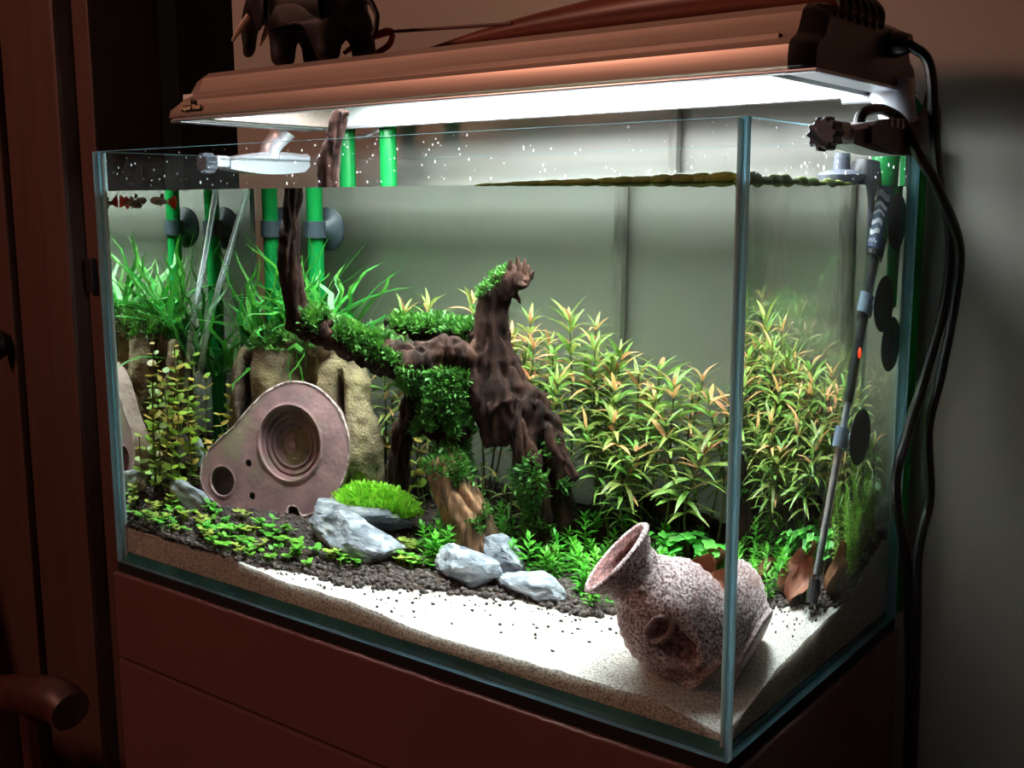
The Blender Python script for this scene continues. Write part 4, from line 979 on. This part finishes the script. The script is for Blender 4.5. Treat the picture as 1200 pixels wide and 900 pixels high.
# ------------------------------------------------------------------ equipment
for (x, y, lab) in ((.0447, .253, 'green plastic filter pipe near the corner of the tank, behind the ferns'), (.1012, .253, 'green plastic filter pipe beside the emerging driftwood limb')):
    gpth = thing('filter_pipe', lab, 'pipe', (x, y, hs(x, y)))
    MB().tube([(x, y, hs(x, y)+.002, .0085), (x, y, .3775, .0085)], 18, cap=False).build('pipe', MATS['pipe_green'], gpth)
    MB().tube(spline([(x, y, .3775, .0085), (x, y+.002, .392, .0085), (x+.006, y+.012, .408, .0085), (x+.02, y+.030, .416, .0085), (x+.05, y+.040, .418, .0085), (x+.12, WY-.0105, .418, .0085)], 5), 16).build('bend', MATS['pipe_green'], gpth)
    MB().tube([(x, y, .285, .011), (x, y, .300, .011)], 18).build('collar', MATS['cup_rubber'], gpth)
    MB().lathe([(.0005, .0), (.006, .0), (.010, .004), (.020, .0095), (.0205, .0115)], 24, mat=Matrix.Translation((x, y+.0115, .2925)) @ Matrix.Rotation(-PI/2, 4, 'X')).build('suction_cup', MATS['cup_rubber'], gpth)
at_ = MB().tube(spline([(.031, .262, .3775, .0034), (.029, .249, .345, .0034), (.0267, .2374, .3267, .0034), (.0215, .205, .268, .0034), (.0165, .170, .206, .0034), (.0140, .1455, .136, .0034), (.0150, .140, .100, .0034)], 6), 14, cap=False)
tb = thing('air_tube', 'clear plastic air tube slanting down into the corner plants', 'tube', (.015, .140, .05))
at_.build('tube', MATS['air_tube_wall'], tb)
MB().lathe([(.0002, .0), (.007, .001), (.0085, .006), (.0085, .020), (.006, .026), (.0034, .028)], 20, mat=Matrix.Translation((.0155, .139, .074))).build('air_stone', MATS['air_stone'], tb)
MB().tube(spline([(.031, .262, .3775, .0034), (.032, .272, .383, .0034), (.036, .288, .384, .0034), (.050, .300, .392, .0034), (.080, .303, .405, .0034), (.120, .303, .414, .0034)], 6), 12, cap=False).build('tube', MATS['air_tube_wall'], tb)

# heater
A_, B_ = Vector((.570, .2560, .3245)), Vector((.570, .1485, .0435))
ht = thing('aquarium_heater', 'slanting grey glass tube heater held by suction cups near the corner', 'heater', B_)
def hp_(t): return A_.lerp(B_, t)
def rod(t0, t1, r0, r1=None, mat='heater_grey', name='body', parent=None, seg=20):
    a, b = hp_(t0), hp_(t1); return MB().tube([(*a, r0), (*b, r1 if r1 else r0)], seg).build(name, MATS[mat], parent or ht)
capo = rod(-.06, .17, .0125, .0112, 'heater_dark', 'cap')
lb = rod(0.0, .155, .0130, .0120, 'label_navy', 'label_sleeve', capo)
for k, (t, wd_) in enumerate(((.02, .016), (.048, .010), (.068, .006), (.088, .012), (.112, .012), (.138, .004))):
    m = MB(); ax = (B_-A_).normalized(); u = Vector((1, 0, 0)); v = ax.cross(u)
    V = []; n = 8; r_ = .0134-.001*t/.15
    for q in range(n+1):
        a = -.65+1.5*q/n+.9+.12*k
        for dt in (0, wd_): p = hp_(t+dt+(.006*math.sin(q*2.5) if k == 5 else .004*math.sin(q*.8+k))); V.append(p+u*math.cos(a)*r_+v*math.sin(a)*r_)
    m.add(V, [(2*q, 2*q+1, 2*q+3, 2*q+2) for q in range(n)]); m.build('label_print', MATS['label_white'], capo, False)
m = MB(); V = []
for q in range(7):
    a = -.75+1.1*q/6
    for dt in (.07, .125): p = hp_(dt); V.append(p+u*math.cos(a)*.0134+v*math.sin(a)*.0134)
m.add(V, [(2*q, 2*q+1, 2*q+3, 2*q+2) for q in range(6)]); m.build('label_print', MATS['label_green'], capo, False)
rod(.17, .985, .0086, .0086, 'heater_glass', 'glass_tube')
rod(.17, .52, .0064, .0064, 'heater_dark', 'thermostat')
rod(.52, .92, .0046, .0046, 'heater_core', 'element')
rod(.93, .985, .0072, .0078, 'heater_dark', 'foot_plug')
MB().ell(hp_(.40)+Vector((.007, -.002, 0)), (.0022, .0026, .004), 2).build('indicator_light', MATS['indicator'], ht)
for t in (.285, .605):
    c = hp_(t); axd = (B_-A_).normalized()
    cl = MB().tube([(*(c-axd*.007), .0105), (*(c+axd*.007), .0105)], 20).build('clip', MATS['heater_grey'], ht)
    MB().tube([(c.x+.009, c.y+.004, c.z, .004), (c.x+.017, c.y+.010, c.z+.001, .004)], 10).build('clip_arm', MATS['heater_grey'], cl)
    MB().lathe([(.0002, .0), (.006, .0), (.011, .002), (.0195, .0065), (.020, .0075), (.0002, .0068)], 28, mat=Matrix.Translation((c.x+.0155, c.y+.013, c.z)) @ Matrix.Rotation(PI/2, 4, 'Y') ).build('suction_cup', MATS['cup_rubber'], cl)
MB().lathe([(.0002, .0), (.004, .0), (.008, .003), (.0084, .004)], 18, mat=Matrix.Translation(B_+Vector((0, 0, -.004)))).build('foot_cup', MATS['heater_glass'], ht)
for z, lab in ((.2142, 'lower spare dark suction cup stuck in the back corner'), (.302, 'upper spare dark suction cup stuck in the back corner near the waterline')):
    o = MB().lathe([(.0002, .0), (.005, .0), (.006, .003), (.011, .004), (.0195, .0085), (.020, .0095), (.0002, .0088)], 28, mat=Matrix.Translation((W-T-.0100, .2555, z)) @ Matrix.Rotation(PI/2, 4, 'Y')).build('suction_cup', MATS['cup_rubber']); tag(o, lab, 'suction cup')
# green outlet hose and grey skimmer cup by the heater
gh = MB().tube(spline([(.578, .268, .24, .0085), (.580, .266, .30, .0095), (.581, .265, .345, .0095), (.582, .272, .372, .0095), (.584, .286, .384, .0095), (.588, .297, .374, .0095), (.590, .299, .34, .0095), (.590, .2995, .30, .0095), (.590, .2995, 0, .0095)], 6), 16)
ghth = thing('return_hose', 'bright green return hose over the back glass behind the heater', 'hose', (.58, .268, .24)); gh.build('hose', MATS['pipe_green'], ghth)
skm = thing('surface_skimmer', 'grey skimmer cup at the water surface beside the heater', 'skimmer', (.560, .236, .30))
MB().lathe([(.004, -.03), (.005, -.01), (.0085, -.001), (.0150, .004), (.0165, .007), (.0150, .0085), (.0090, .010), (.0060, .0105), (.0055, .022), (.0001, .022)], 28, mat=Matrix.Translation((.560, .236, WL+.001))).build('cup', MATS['knob_grey'], skm)
MB().tube([(.560, .236, WL-.029, .004), (.558, .238, .20, .004), (.556, .240, .10, .004)], 12, cap=False).build('intake_tube', MATS['air_tube_wall'], skm)

# fish
def fish(c, heading, l, label, dz=0.0):
    t = thing('guppy', label, 'fish', c, 'guppies under the surface'); d = Vector(heading).normalized()
    M4 = orient(Vector((0, 0, 0)), d)
    prof_ = [(.0002, .0), (.06, .05), (.105, .16), (.125, .32), (.115, .48), (.085, .62), (.06, .74), (.05, .82), (.0002, .84)]
    m = MB(); seg = 14; V = []; F = []
    for r, x in prof_:
        for k in range(seg): a = 2*PI*k/seg; V.append(M4 @ Vector(((.42-x)*l, math.cos(a)*r*l*.62, math.sin(a)*r*l*1.0-.01*l)))
    for i in range(len(prof_)-1):
        for k in range(seg): F.append((i*seg+k, i*seg+(k+1) % seg, (i+1)*seg+(k+1) % seg, (i+1)*seg+k))
    m.add(V, F); m.build('body', MATS['fish_body'], t, local=True)
    def fin(name, pts, mat, th=.006):
        m = MB(); n = len(pts); V = [M4 @ Vector((x*l, -th*l, z*l)) for x, z in pts]+[M4 @ Vector((x*l, th*l, z*l)) for x, z in pts]
        m.add(V, [tuple(range(n)), tuple(range(2*n-1, n-1, -1))]+[(k, (k+1) % n, n+(k+1) % n, n+k) for k in range(n)]); m.build(name, MATS[mat], t, False, local=True)
    fin('tail_fin', [(-.36, .045), (-.50, .13), (-.62, .19), (-.70, .20), (-.73, .10), (-.74, 0), (-.73, -.10), (-.70, -.20), (-.62, -.19), (-.50, -.13), (-.36, -.055)], 'fish_tail')
    fin('dorsal_fin', [(.0, .09), (-.06, .20), (-.18, .23), (-.22, .12), (-.18, .07)], 'fish_fin', .004)
    fin('anal_fin', [(.0, -.10), (-.05, -.18), (-.12, -.16), (-.12, -.08)], 'fish_fin', .004)
    for s in (-1, 1): MB().ell(M4 @ Vector((.33*l, s*.050*l, .02*l)), (.018*l, .018*l, .018*l), 1).build('eye', MATS['eye_black'], t, local=True)
fish((.0200, .0860, .3185), (-1, -.08, .08), .030, 'small guppy with an orange fan tail just under the surface')
fish((.0260, .0330, .3160), (1, .1, -.12), .027, 'small grey guppy close to the front glass corner')

# droplets and lime film on the glass above the water
m = MB()
def bead(c, u_, r_, k_):
    V = [Vector(c)+u_*(r_*math.cos(2*PI*q/7))+Vector((0, 0, k_*r_*math.sin(2*PI*q/7))) for q in range(7)]; m.add(V, [tuple(range(7))])
for i in range(150):
    x = random.uniform(.01, W-.01); z = WL+.003+(H-WL-.004)*random.random()**(1.6 if i % 2 else .6); bead((x, -.0004, z), Vector((1, 0, 0)), random.uniform(.0002, .0008), random.uniform(.7, 1.8))
for i in range(60):
    y = random.uniform(.01, D-.03); z = WL+.003+(H-WL-.004)*random.random(); bead((W+.0004, y, z), Vector((0, 1, 0)), random.uniform(.0002, .0010), random.uniform(.7, 1.8))
tag(m.build('water_droplets', MATS['droplet_film'], None, True, None), 'tiny water droplets on the glass above the waterline', 'droplets', kind='stuff')
